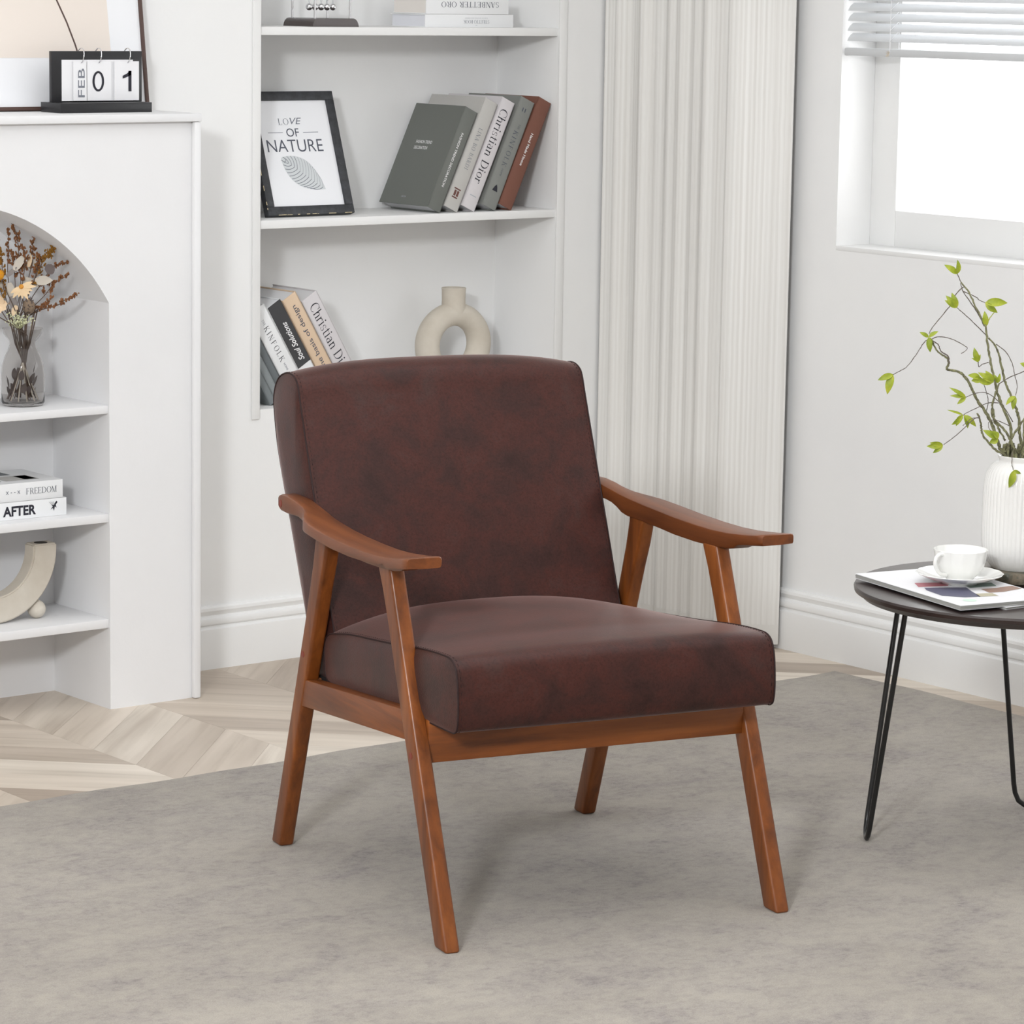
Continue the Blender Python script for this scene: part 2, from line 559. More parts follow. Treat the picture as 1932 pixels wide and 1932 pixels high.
def _g(ch):
    g = Glyph()
    W = 0.6
    if ch == 'A':
        g.diag(0.02, 0, 0.30, 1, 0.04); g.diag(0.56, 0, 0.28, 1, 0.12); g.rect(0.14, 0.32, 0.5, 0.36); g.rect(-0.05, 0, 0.14, 0.03); g.rect(0.5, 0, 0.75, 0.03); W = 0.72
    elif ch == 'B':
        g.stem(0.06, 0, 1); g.bowl(0.28, 0.75, 0.28, 0.25, -90, 90); g.bowl(0.28, 0.27, 0.33, 0.27, -90, 90); g.rect(0.1, 0.965, 0.3, 1); g.rect(0.1, 0, 0.3, 0.035); g.rect(0.1, 0.5, 0.3, 0.54); W = 0.66
    elif ch == 'C':
        g.bowl(0.42, 0.5, 0.42, 0.52, 48, 312); g.rect(0.68, 0.66, 0.72, 0.98); W = 0.76
    elif ch == 'D':
        g.stem(0.06, 0, 1); g.bowl(0.28, 0.5, 0.48, 0.5, -90, 90); g.rect(0.1, 0.965, 0.3, 1); g.rect(0.1, 0, 0.3, 0.035); W = 0.82
    elif ch in 'EF':
        g.stem(0.06, 0, 1); g.rect(0.1, 0.965, 0.55, 1); g.rect(0.1, 0.5, 0.44, 0.535); g.rect(0.52, 0.8, 0.555, 1); g.rect(0.41, 0.42, 0.44, 0.62)
        if ch == 'E':
            g.rect(0.1, 0, 0.58, 0.035); g.rect(0.55, 0, 0.585, 0.22)
        W = 0.64
    elif ch == 'H':
        g.stem(0.06, 0, 1); g.stem(0.56, 0, 1); g.rect(0.1, 0.49, 0.6, 0.53); W = 0.78
    elif ch == 'I':
        g.stem(0.08, 0, 1); W = 0.32
    elif ch == 'K':
        g.stem(0.06, 0, 1); g.diag(0.14, 0.42, 0.56, 1, 0.05); g.diag(0.58, 0, 0.26, 0.56, 0.13); g.rect(0.46, 0.97, 0.7, 1); g.rect(0.5, 0, 0.78, 0.03); W = 0.76
    elif ch == 'L':
        g.stem(0.06, 0, 1); g.rect(0.1, 0, 0.55, 0.035); g.rect(0.52, 0, 0.555, 0.24); W = 0.62
    elif ch == 'M':
        g.stem(0.07, 0, 1, 0.04); g.stem(0.72, 0, 1); g.diag(0.40, 0, 0.04, 1, 0.11); g.diag(0.42, 0, 0.74, 1, 0.04); W = 0.94
    elif ch == 'N':
        g.stem(0.07, 0, 1, 0.04); g.stem(0.64, 0, 1, 0.04); g.diag(0.56, 0, 0.03, 1, 0.12); W = 0.8
    elif ch == 'O':
        g.bowl(0.42, 0.5, 0.42, 0.52, 0, 360, n=26); W = 0.86
    elif ch == 'R':
        g.stem(0.06, 0, 1); g.bowl(0.28, 0.75, 0.29, 0.25, -90, 90); g.rect(0.1, 0.965, 0.3, 1); g.rect(0.1, 0.5, 0.3, 0.535); g.diag(0.54, 0, 0.26, 0.52, 0.12); g.rect(0.54, 0, 0.74, 0.03); W = 0.72
    elif ch in 'Ss':
        k = 1.0 if ch == 'S' else 0.66
        q = Glyph()
        q.bowl(0.30, 0.745, 0.25, 0.265, 40, 270, 0.09, 0.035); q.bowl(0.30, 0.255, 0.27, 0.265, -140, 90, 0.09, 0.035); q.rect(0.46, 0.74, 0.49, 0.96); q.rect(0.06, 0.04, 0.09, 0.28)
        g.v = [(x * (k if k == 1 else 0.74), y * k, z) for x, y, z in q.v]; g.f = q.f
        W = 0.62 if ch == 'S' else 0.46
    elif ch == 'T':
        g.stem(0.27, 0, 1); g.rect(0, 0.965, 0.65, 1); g.rect(0, 0.8, 0.035, 1); g.rect(0.615, 0.8, 0.65, 1); W = 0.68
    elif ch == 'h':
        g.stem(0.05, 0, 1.02, 0.10, hi=False); g.bowl(0.30, 0.42, 0.21, 0.25, 0, 165, 0.10, 0.04); g.stem(0.41, 0, 0.42, 0.10, hi=False); g.rect(-0.02, 0.98, 0.1, 1.02); W = 0.60
    elif ch == 'n':
        g.stem(0.05, 0, 0.66, 0.10, hi=False); g.bowl(0.30, 0.42, 0.21, 0.25, 0, 165, 0.10, 0.04); g.stem(0.41, 0, 0.42, 0.10, hi=False); g.rect(-0.02, 0.62, 0.1, 0.66); W = 0.60
    elif ch == 'r':
        g.stem(0.05, 0, 0.66, 0.10, hi=False); g.bowl(0.29, 0.44, 0.17, 0.23, 60, 165, 0.08, 0.05); g.rect(-0.02, 0.62, 0.1, 0.66); g.rect(0.34, 0.54, 0.42, 0.65); W = 0.44
    elif ch == 'i':
        g.stem(0.07, 0, 0.66, 0.10, hi=False); g.rect(0.0, 0.62, 0.12, 0.66); g.bowl(0.12, 0.9, 0.075, 0.075, 0, 360, 0.074, 0.074, 10); W = 0.28
    elif ch == 't':
        g.stem(0.12, 0.06, 0.88, 0.09, serif=False); g.bowl(0.28, 0.16, 0.16, 0.17, 180, 310, 0.09, 0.04); g.rect(0, 0.62, 0.36, 0.66); W = 0.40
    elif ch == 'a':
        g.bowl(0.24, 0.19, 0.22, 0.20, 60, 360, 0.09, 0.035); g.stem(0.35, 0, 0.46, 0.10, serif=False); g.bowl(0.24, 0.45, 0.21, 0.22, 0, 150, 0.10, 0.04); g.rect(0.42, 0, 0.53, 0.03); W = 0.56
    elif ch == 'o':
        g.bowl(0.29, 0.33, 0.28, 0.345, 0, 360, 0.10, 0.035, 22); W = 0.60
    elif ch == ' ':
        W = 0.34
    return g.v, g.f, W


def serif_polys(body, track=0.0):
    v_, f_, x = [], [], 0.0
    for ch in body:
        gv, gf, W = _g(ch)
        i = len(v_)
        v_ += [(x + p[0], p[1], 0) for p in gv]
        f_ += [tuple(i + k for k in q) for q in gf]
        x += W + 0.06 + track
    return v_, f_


def lettering(data, material, parent, origin, right, up, length, height=None, lift=0.0004, name='lettering', center=True):
    """place flat text: fits its length along `right`; height is the cap height along `up`"""
    vs, fs = data
    x0, x1 = min(p[0] for p in vs), max(p[0] for p in vs)
    y0, y1 = min(p[1] for p in vs), max(p[1] for p in vs)
    right, up = Vector(right).normalized(), Vector(up).normalized()
    nrm = right.cross(up).normalized()
    sx = length / (x1 - x0)
    sy = (height / (y1 - y0)) if height else sx
    bm = bmesh.new()
    cx, cy = ((x0 + x1) / 2, (y0 + y1) / 2) if center else (x0, y0)
    V = [bm.verts.new(Vector(origin) + right * ((p[0] - cx) * sx) + up * ((p[1] - cy) * sy) + nrm * lift) for p in vs]
    for q in fs:
        try:
            bm.faces.new([V[k] for k in q])
        except ValueError:
            pass
    return obj(name, bm, material, parent, recalc=False)


def flat_poly(name, pts, material, parent, thick_dir=None, lift=0.0):
    bm = bmesh.new()
    bm.faces.new([bm.verts.new(Vector(p)) for p in pts])
    return obj(name, bm, material, parent, recalc=False)


# ------------------------------------------------------------------ the room
YB, XR = 5.76, 4.985          # faces of the back wall and of the right wall
HC = 2.6

flo = box('floor', -1.3, XR + 0.2, -1.7, 6.05, -0.06, -0.011, 'subfloor')
tag(flo, 'pale beige chevron wood floor along the white walls', 'floor', kind='structure')
PITCH, COLW = 0.151, 0.302
rising, falling = None, None
for c_ in range(-4, 6):
    x0 = 3.21 + COLW * c_
    up_ = (c_ % 2 == 0)
    for k in range(-22, 8):
        y0 = 5.402 + PITCH * k
        ya, yb = (y0, y0 + PITCH + COLW) if up_ else (y0 - COLW, y0 + PITCH)
        lo = 3.0 if c_ == 5 else 4.80
        if yb < lo or ya > 5.80 or (c_ < 5 and ya > 5.9):
            continue
        if (up_ and rising is None) or (not up_ and falling is None):
            d = COLW if up_ else -COLW
            g = 0.0003
            bm = bmesh.new()
            add_prism(bm, [(g, g), (COLW - g, d + g), (COLW - g, d + PITCH - g), (g, PITCH - g)], -0.010, 0.0, 'z')
            o = obj('board', bm, 'board_rising' if up_ else 'board_falling', flo)
            if up_:
                rising = o
            else:
                falling = o
        else:
            o = (rising if up_ else falling).copy()
            o.name = 'board'
            C.objects.link(o)
            o.parent = flo
        o.location = (x0, y0, 0)

# back wall with the recessed bookcase
NX0, NX1, NY, NZ0, NZ1 = 3.935, 4.745, 5.98, 0.546, 2.25
bm = bmesh.new()
add_box(bm, -1.2, NX0, YB, NY, 0, HC)
add_box(bm, NX1, XR + 0.2, YB, NY, 0, HC)
add_box(bm, NX0, NX1, YB, NY, 0, NZ0)
add_box(bm, NX0, NX1, YB, NY, NZ1, HC)
add_box(bm, -1.2, XR + 0.2, NY, NY + 0.05, 0, HC)
wb = obj('wall_back', bm, 'white_wall')
tag(wb, 'white back wall with a recessed bookcase niche', 'wall', kind='structure')
for z0, z1 in ((1.3365, 1.354), (0.930, 0.948), (1.745, 1.763)):
    box('shelf', NX0, NX1, YB + 0.002, NY, z0, z1, 'trim_paint', wb, 0.0012)
bm = bmesh.new()
for a in ((NX0 - 0.020, NX0, NZ0 - 0.02, NZ1 + 0.02), (NX1, NX1 + 0.022, NZ0 - 0.02, NZ1 + 0.02), (NX0, NX1, NZ1, NZ1 + 0.02)):
    add_box(bm, a[0], a[1], YB - 0.005, YB, a[2], a[3], 0.0015)
tr = obj('trim_1', bm, 'trim_paint', smooth=35)
tag(tr, 'thin white trim framing the bookcase niche', 'trim', kind='structure')

# right wall with the window opening
WY0, WY1, WZ0, WZ1 = 3.35, 5.098, 0.900, 1.80
bm = bmesh.new()
add_box(bm, XR, XR + 0.2, -1.6, WY0, 0, HC)
add_box(bm, XR, XR + 0.2, WY1, YB, 0, HC)
add_box(bm, XR, XR + 0.2, WY0, WY1, 0, WZ0)
add_box(bm, XR, XR + 0.2, WY0, WY1, WZ1, HC)
wr = obj('wall_right', bm, 'side_wall')
tag(wr, 'plain pale wall with the window on the right', 'wall', kind='structure')

o = box('ceiling', -1.3, XR + 0.2, -1.7, 6.05, HC, HC + 0.08, 'white_wall')
tag(o, 'plain white ceiling over the room', 'ceiling', kind='structure')
o = box('wall_left', -1.3, -1.2, -1.7, 6.05, 0, HC, 'grey_wall')
tag(o, 'grey wall far to the left of the mantel', 'wall', kind='structure')
o = box('wall_front', -1.2, XR + 0.2, -1.7, -1.6, 0, HC, 'grey_wall')
tag(o, 'grey wall behind the viewer', 'wall', kind='structure')

win = empty('window_1', (XR + 0.12, (WY0 + WY1) / 2, WZ0))
tag(win, 'white framed window in the right wall, bright daylight outside', 'window', kind='structure')


def winbox(name, x0, x1, y0, y1, z0, z1, material, bevel=0.002):
    o = box(name, x0, x1, y0, y1, z0, z1, material, None, bevel)
    o.parent = win
    o.matrix_parent_inverse = Matrix.Translation((-win.location.x, -win.location.y, -win.location.z))
    return o


FX0, FX1 = XR + 0.100, XR + 0.145
winbox('frame_side', FX0, FX1, 5.022, WY1, WZ0, WZ1, 'window_frame_white')
winbox('frame_side', FX0, FX1, WY0, WY0 + 0.076, WZ0, WZ1, 'window_frame_white')
winbox('frame_bottom', FX0, FX1, WY0 + 0.076, 5.022, WZ0, 0.981, 'window_frame_white')
winbox('frame_top', FX0, FX1, WY0 + 0.076, 5.022, WZ1 - 0.076, WZ1, 'window_frame_white')
winbox('frame_mullion', FX0, FX1, 4.20, 4.26, 0.981, WZ1 - 0.076, 'window_frame_white')
winbox('pane', FX0 + 0.022, FX0 + 0.026, 4.255, 5.030, 0.975, WZ1 - 0.070, 'window_glass', 0)
winbox('pane', FX0 + 0.022, FX0 + 0.026, WY0 + 0.070, 4.205, 0.975, WZ1 - 0.070, 'window_glass', 0)
winbox('sill', XR - 0.0008, FX0, WY0, WY1, WZ0 - 0.006, WZ0 + 0.004, 'trim_paint', 0.001)

# baseboards
BP = [(0, 0.134), (0.006, 0.134), (0.0105, 0.130), (0.0115, 0.124), (0.0075, 0.114), (0.0085, 0.111), (0.0145, 0.108), (0.0165, 0.103), (0.0155, 0.096), (0.0115, 0.092), (0.0125, 0.089), (0.0185, 0.086), (0.0195, 0.080), (0.0195, 0.0), (0, 0)]
o = prism('baseboard_back', [(YB - d, z) for d, z in BP], 3.635, XR, 'x', 'trim_paint', smooth=30)
tag(o, 'white moulded baseboard under the bookcase niche', 'baseboard', kind='structure')
o = prism('baseboard_right', [(XR - d, z) for d, z in BP], -1.6, YB - 0.018, 'y', 'trim_paint', smooth=30)
tag(o, 'white moulded baseboard along the window wall', 'baseboard', kind='structure')

# rug
bm = bmesh.new()
nx_, ny_ = 74, 80
rx0, rx1, ry0, ry1 = 1.0, 4.885, 1.0, 4.955
random.seed(5)
grid = []
for i in range(nx_ + 1):
    row = []
    for j in range(ny_ + 1):
        x = rx0 + (rx1 - rx0) * i / nx_
        y = ry0 + (ry1 - ry0) * j / ny_
        ex = 0.004 * math.sin(x * 9.0) + 0.003 * math.sin(x * 23 + 1)
        ey = 0.004 * math.sin(y * 8.0 + 2) + 0.003 * math.sin(y * 19)
        fy, fx = (j / ny_) ** 8, (i / nx_) ** 8
        z = 0.0045
        corner = math.exp(-(((x - rx1) / 0.10) ** 2 + ((y - ry1) / 0.10) ** 2))
        z += 0.0 * corner
        row.append(bm.verts.new((x + ey * fx, y + ex * fy, z)))
    grid.append(row)
for i in range(nx_):
    for j in range(ny_):
        bm.faces.new((grid[i][j], grid[i + 1][j], grid[i + 1][j + 1], grid[i][j + 1]))
edge = [grid[i][0] for i in range(nx_ + 1)] + [grid[nx_][j] for j in range(1, ny_ + 1)] + [grid[i][ny_] for i in range(nx_ - 1, -1, -1)] + [grid[0][j] for j in range(ny_ - 1, 0, -1)]
low = [bm.verts.new((v_.co.x, v_.co.y, 0.0003)) for v_ in edge]
for i in range(len(edge)):
    j = (i + 1) % len(edge)
    bm.faces.new((edge[i], low[i], low[j], edge[j]))
bm.faces.new(low)
rug = obj('area_rug', bm, 'rug_weave', smooth=40)
tag(rug, 'large greige mottled area rug under the armchair and side table', 'rug')

# curtain on the window wall, gathered in the corner
bm = bmesh.new()
uvl = bm.loops.layers.uv.new('UVMap')
N = 260
zs = [0.012, 0.05, 0.25, 0.6, 1.0, 1.5, 2.0, 2.45]
random.seed(11)
path = []
for i in range(N + 1):
    t = i / N
    y = 5.752 - 0.540 * t
    env = 0.65 + 0.35 * math.sin(t * 9.1)
    off = 0.011 * math.sin(t * 2 * math.pi * 6.0 + 1.2 * math.sin(t * 7)) * env + 0.0028 * math.sin(t * 2 * math.pi * 13 + 2)
    flat = min(1, max(0, (t - 0.80) / 0.05))
    off = off * (1 - flat) + flat * (-0.034 + 0.118 * (max(0.0, t - 0.80) / 0.20) ** 1.15)
    path.append((4.872 + off, y))
arc = [0]
for a, b in zip(path, path[1:]):
    arc.append(arc[-1] + math.hypot(a[0] - b[0], a[1] - b[1]))
rows = []
for zi, z in enumerate(zs):
    sp = 1.0 + 0.025 * (1 - z / 2.45)
    rows.append([bm.verts.new((4.872 + (p[0] - 4.872) * sp, 5.752 + (p[1] - 5.752) * (1 - 0.004 * (1 - z / 2.45)), z)) for p in path])
for a in range(len(zs) - 1):
    for i in range(N):
        f_ = bm.faces.new((rows[a][i], rows[a][i + 1], rows[a + 1][i + 1], rows[a + 1][i]))
        for lp, (uu, vv) in zip(f_.loops, ((arc[i], zs[a]), (arc[i + 1], zs[a]), (arc[i + 1], zs[a + 1]), (arc[i], zs[a + 1]))):
            lp[uvl].uv = (uu, vv)
cur = obj('curtain', bm, 'curtain_cloth', smooth=180, recalc=False)
so = cur.modifiers.new('thickness', 'SOLIDIFY')
so.thickness = 0.002
tag(cur, 'long off-white ribbed curtain hanging in the corner beside the window', 'curtain')
hem = bmesh.new()
hp = [(p[0] - 0.0012, p[1]) for p in path[::4]]
hr = [[hem.verts.new((4.872 + (p[0] - 4.872) * 1.026, 5.752 + (p[1] - 5.752) * 0.996, z)) for p in hp] for z in (0.0105, 0.055)]
for i in range(len(hp) - 1):
    hem.faces.new((hr[0][i], hr[0][i + 1], hr[1][i + 1], hr[1][i]))
ho = obj('hem', hem, 'curtain_cloth', cur, smooth=180, recalc=False)

# venetian blind
bl = empty('venetian_blind', (XR + 0.012, 4.3, 1.30))
tag(bl, 'white horizontal venetian blind half raised over the window', 'blind')


def blind_part(o):
    o.parent = bl
    o.matrix_parent_inverse = Matrix.Translation((-bl.location.x, -bl.location.y, -bl.location.z))
    return o


BX = XR + 0.013
BY0, BY1 = WY0 + 0.015, 5.088
slat0 = None
for k in range(17):
    z = 1.3505 + 0.0212 * k
    if slat0 is None:
        bm = bmesh.new()
        prof = []
        n = 6
        for i in range(n + 1):
            t = i / n - 0.5
            prof.append((t * 0.0235, 0.0024 * (1 - (2 * t) ** 2)))
        ca, sa = math.cos(math.radians(44)), math.sin(math.radians(44))
        pr = [(p[0] * ca - p[1] * sa, p[0] * sa + p[1] * ca) for p in prof]
        pr2 = [(p[0] * ca - (p[1] - 0.0006) * sa, p[0] * sa + (p[1] - 0.0006) * ca) for p in prof][::-1]
        add_prism(bm, pr + pr2, BY0, BY1, 'y')
        slat0 = obj('slat', bm, 'blind_white', smooth=30)
        o = slat0
    else:
        o = slat0.copy()
        C.objects.link(o)
    o.parent = bl
    o.location = (BX - bl.location.x, -bl.location.y, z - bl.location.z)
blind_part(box('bottom_rail', BX - 0.013, BX + 0.013, BY0, BY1 + 0.004, 1.311, 1.3275, 'blind_white', None, 0.003))
blind_part(box('head_rail', BX - 0.018, BX + 0.018, BY0, BY1, 1.735, 1.775, 'blind_white', None, 0.003))
for y in (4.955, 4.15, 3.5):
    bm = bmesh.new()
    for dx in (-0.0135, 0.0135):
        add_tube(bm, [(BX + dx, y, 1.313), (BX + dx, y, 1.74)], 0.0008, 6)
    for k in range(17):
        add_tube(bm, [(BX - 0.0135, y, 1.345 + 0.0212 * k), (BX + 0.0135, y + 0.004, 1.362 + 0.0212 * k)], 0.0006, 5)
    blind_part(obj('ladder_cord', bm, 'paper_white', smooth=60))
bm = bmesh.new()
random.seed(3)
for k in range(9):
    a = k * 0.7
    add_tube(bm, [(BX - 0.014, 4.957, 1.318), (BX - 0.018 - 0.002 * math.cos(a), 4.957 + 0.005 * math.sin(a), 1.317 + 0.006 * math.cos(a * 1.7))], 0.0009, 5)
blind_part(obj('cord_knot', bm, 'clay_beige', smooth=60))


# ------------------------------------------------------------------ armchair
ch = empty('armchair', (3.299, 4.0513, 0.0045), math.radians(-13.15))
tag(ch, 'brown leather armchair with curved wooden arms in the middle of the room', 'armchair')

FRONT_LEG = [(-0.343, 0.0), (-0.139, 0.50), (-0.119, 0.549), (-0.118, 0.556), (-0.070, 0.556), (-0.074, 0.545), (-0.090, 0.515), (-0.112, 0.465), (-0.140, 0.395), (-0.301, 0.0)]
REAR_LEG = [(0.336, 0.0), (0.376, 0.0), (0.222, 0.43), (0.198, 0.505), (0.187, 0.55), (0.187, 0.562), (0.134, 0.558), (0.141, 0.545), (0.150, 0.515), (0.168, 0.47)]
ARM = [  # y, z top, z bottom, outer x, inner x
    (0.3545, 0.594, 0.584, 0.297, 0.270), (0.350, 0.5995, 0.578, 0.2995, 0.267), (0.340, 0.6025, 0.5745, 0.300, 0.266), (0.315, 0.603, 0.5735, 0.300, 0.266), (0.285, 0.601, 0.575, 0.300, 0.266), (0.262, 0.598, 0.575, 0.300, 0.266),
    (0.240, 0.5955, 0.572, 0.3015, 0.267), (0.222, 0.593, 0.567, 0.306, 0.2675), (0.205, 0.591, 0.560, 0.313, 0.268), (0.188, 0.589, 0.5565, 0.321, 0.2695), (0.165, 0.587, 0.556, 0.329, 0.271), (0.130, 0.5845, 0.5545, 0.334, 0.2725),
    (0.08, 0.582, 0.552, 0.3365, 0.274), (0.03, 0.580, 0.5495, 0.337, 0.274), (-0.04, 0.579, 0.549, 0.337, 0.274), (-0.10, 0.5795, 0.551, 0.337, 0.274), (-0.150, 0.582, 0.555, 0.337, 0.274), (-0.172, 0.584, 0.559, 0.337, 0.274), (-0.186, 0.5855, 0.566, 0.337, 0.274),
    (-0.22, 0.589, 0.571, 0.3365, 0.2745), (-0.245, 0.5925, 0.5745, 0.336, 0.275), (-0.2585, 0.5945, 0.5765, 0.3355, 0.2755), (-0.2620, 0.5935, 0.5775, 0.3335, 0.2775)]


def arm_mesh(s):
    bm = bmesh.new()
    rings = []
    for y, zt, zb, xo, xi in ARM:
        b = min(0.0045, (zt - zb) * 0.3)
        lift = 0.0 if y < -0.18 else 0.0115 * min(1, max(0, (xo - 0.302) / 0.03))
        w = xo - xi
        xm = min(xi + 0.030, xo - b)
        pts = [(xi, zb + b), (xi + b * 0.3, zb + b * 0.3), (xi + b, zb), (xm, zb), (min(xm + 0.004, xo - b * 0.9), zb + lift * 0.8), (xo - b * 0.3, zb + lift + b * 0.3), (xo, zb + lift + b),
               (xo, zt - b), (xo - b * 0.3, zt - b * 0.3), (xo - b, zt), (xi + b, zt), (xi + b * 0.3, zt - b * 0.3), (xi, zt - b)]
        rings.append([bm.verts.new((s * p[0], y, p[1])) for p in pts])
    n = len(rings[0])
    for A, B in zip(rings, rings[1:]):
        for k in range(n):
            bm.faces.new((A[k], A[(k + 1) % n], B[(k + 1) % n], B[k]))
    bm.faces.new(rings[0])
    bm.faces.new(rings[-1][::-1])
    return bm


def disc(name, c, r, axis, material, parent, h=0.0012):
    bm = bmesh.new()
    b = bmesh.new()
    bmesh.ops.create_cone(b, cap_ends=True, segments=20, radius1=r, radius2=r, depth=h)
    M = {'x': Matrix.Rotation(math.pi / 2, 3, 'Y'), 'y': Matrix.Rotation(math.pi / 2, 3, 'X'), 'z': Matrix.Identity(3)}[axis]
    for v_ in b.verts:
        v_.co = M @ v_.co + Vector(c)
    merge(bm, b)
    return obj(name, bm, material, parent, smooth=40)


for s in (-1, 1):
    xa, xb = sorted((s * 0.300, s * 0.274))
    fl = prism('leg', FRONT_LEG, xa, xb, 'x', 'wood_leg', ch, 0.0052, 3)
    rl = prism('leg', REAR_LEG, xa, xb, 'x', 'wood_leg', ch, 0.0052, 3)
    disc('dowel_plug', (s * 0.3, -0.2065, 0.277), 0.0055, 'x', 'dowel_red', fl)
    disc('dowel_plug', (s * 0.3, 0.236, 0.351), 0.0055, 'x', 'dowel_red', rl)
    ar = obj('armrest', arm_mesh(s), 'wood_arm', ch, smooth=40)
    disc('dowel_plug', (s * 0.3, 0.339, 0.587), 0.0065, 'x', 'dowel_red', ar)
    xa, xb = sorted((s * 0.2985, s * 0.274))
    prism('side_rail', [(0.250, 0.3075), (-0.165, 0.3423), (-0.186, 0.2972), (0.262, 0.2605)], xa, xb, 'x', 'wood_rail_side', ch, 0.002, 2)
box('front_rail', -0.276, 0.276, -0.219, -0.196, 0.266, 0.335, 'wood_rail_front', ch, 0.002)
box('seat_base', -0.270, 0.270, -0.19, 0.245, 0.296, 0.313, 'seat_underside', ch)
box('rear_rail', -0.276, 0.276, 0.228, 0.250, 0.265, 0.31, 'wood_rail_front', ch, 0.002)
box('back_crossbar', -0.266, 0.266, 0.325, 0.350, 0.576, 0.60, 'wood_rail_front', ch, 0.002)


def cushion(name, side, mid, hw, crown_pow, parent, nx=28):
    """loft between side profile and middle profile (same point count); returns object and its dense side profile"""
    sp = [Vector((0, p[0], p[1])) for p in side]
    mp_ = [Vector((0, p[0], p[1])) for p in mid]

    def closed_spline(P, n=4):
        out = []
        L = len(P)
        for i in range(L):
            p0, p1, p2, p3 = P[i - 1], P[i], P[(i + 1) % L], P[(i + 2) % L]
            for k in range(n):
                t = k / n
                out.append(0.5 * ((2 * p1) + (-p0 + p2) * t + (2 * p0 - 5 * p1 + 4 * p2 - p3) * t * t + (-p0 + 3 * p1 - 3 * p2 + p3) * t ** 3))
        return out
    A, B = closed_spline(sp), closed_spline(mp_)
    bm = bmesh.new()
    rings = []
    us = [-math.cos(math.pi * i / nx) for i in range(nx + 1)]
    for u in us:
        w = 1 - abs(u) ** crown_pow
        rings.append([bm.verts.new((u * hw, (a.y * (1 - w) + b.y * w), (a.z * (1 - w) + b.z * w))) for a, b in zip(A, B)])
    n = len(A)
    for R0, R1 in zip(rings, rings[1:]):
        for k in range(n):
            bm.faces.new((R0[k], R0[(k + 1) % n], R1[(k + 1) % n], R1[k]))
    for ring, sgn in ((rings[0], -1), (rings[-1], 1)):
        cen = sum((v_.co for v_ in ring), Vector()) / n
        prev = ring
        for q, bul in ((0.97, 0.0008), (0.90, 0.0035), (0.70, 0.007), (0.4, 0.009)):
            nr = [bm.verts.new(Vector((sgn * (hw + bul), cen.y + (v_.co.y - cen.y) * q, cen.z + (v_.co.z - cen.z) * q))) for v_ in ring]
            for k in range(n):
                bm.faces.new((prev[k], prev[(k + 1) % n], nr[(k + 1) % n], nr[k]))
            prev = nr
        bm.faces.new(prev)
    o = obj(name, bm, 'leather', parent, smooth=48)
    # stitched seams just beside both edges, on the top and on the side panel
    for sgn in (-1, 1):
        bm = bmesh.new()
        loop = [Vector((sgn * (hw - 0.0002), p.y, p.z)) for p in A]
        cen = sum(loop, Vector()) / n
        loop = [cen + (p - cen) * 1.0015 for p in loop]
        loop = [Vector((sgn * (hw - 0.0002), p.y, p.z)) for p in loop]
        add_tube(bm, loop + loop[:1], 0.0015, 6, caps=False)
        obj('seam', bm, 'leather_stitch', o, smooth=60)
        bm = bmesh.new()
        wv = 1 - ((hw - 0.006) / hw) ** crown_pow
        L = [Vector((sgn * (hw - 0.006), a.y * (1 - wv) + b.y * wv, a.z * (1 - wv) + b.z * wv)) for a, b in zip(A, B)]
        cen = sum(L, Vector()) / n
        dense = []
        for i in range(n):
            d_ = (L[(i + 1) % n] - L[i])
            m_ = max(1, int(d_.length / 0.0035))
            dense += [L[i] + d_ * (j / m_) for j in range(m_)]
        for i in range(0, len(dense) - 1, 2):
            a, b = dense[i], dense[i + 1]
            q = a + (b - a) * 0.85
            na = (a - cen).normalized() * 0.0003
            add_tube(bm, [a + na, q + na], 0.0006, 4)
        obj('stitching', bm, 'leather_stitch', o)
    return o


seat_side = [(0.205, 0.345), (0.206, 0.372), (0.190, 0.390), (0.150, 0.399), (0.09, 0.4085), (0.015, 0.416), (-0.06, 0.4235), (-0.12, 0.4305), (-0.174, 0.437), (-0.225, 0.4415), (-0.265, 0.4435), (-0.290, 0.4425),
             (-0.306, 0.4335), (-0.3145, 0.4140), (-0.318, 0.390), (-0.3194, 0.364), (-0.317, 0.343), (-0.309, 0.333), (-0.285, 0.3305), (-0.2, 0.3290), (-0.1, 0.325), (0.0, 0.320), (0.1, 0.315), (0.175, 0.312), (0.199, 0.319)]
seat_mid = [(0.205, 0.345), (0.216, 0.392), (0.213, 0.420), (0.170, 0.437), (0.09, 0.4445), (0.015, 0.4475), (-0.06, 0.4495), (-0.12, 0.451), (-0.174, 0.4505), (-0.225, 0.4525), (-0.268, 0.453), (-0.296, 0.4505),
            (-0.314, 0.4405), (-0.3235, 0.418), (-0.328, 0.390), (-0.329, 0.364), (-0.325, 0.343), (-0.314, 0.333), (-0.287, 0.3295), (-0.2, 0.328), (-0.1, 0.324), (0.0, 0.320), (0.1, 0.315), (0.175, 0.312), (0.199, 0.319)]
cushion('seat_cushion', seat_side, seat_mid, 0.2735, 2.6, ch)
back_side = [(0.172, 0.345), (0.185, 0.385), (0.205, 0.430), (0.245, 0.525), (0.285, 0.618), (0.320, 0.700), (0.343, 0.755), (0.352, 0.777), (0.361, 0.789), (0.380, 0.7965), (0.405, 0.7965), (0.434, 0.787), (0.452, 0.771), (0.461, 0.750),
             (0.459, 0.730), (0.443, 0.672), (0.410, 0.603), (0.376, 0.5385), (0.343, 0.472), (0.310, 0.4057), (0.285, 0.345), (0.262, 0.303), (0.19, 0.300), (0.166, 0.312)]
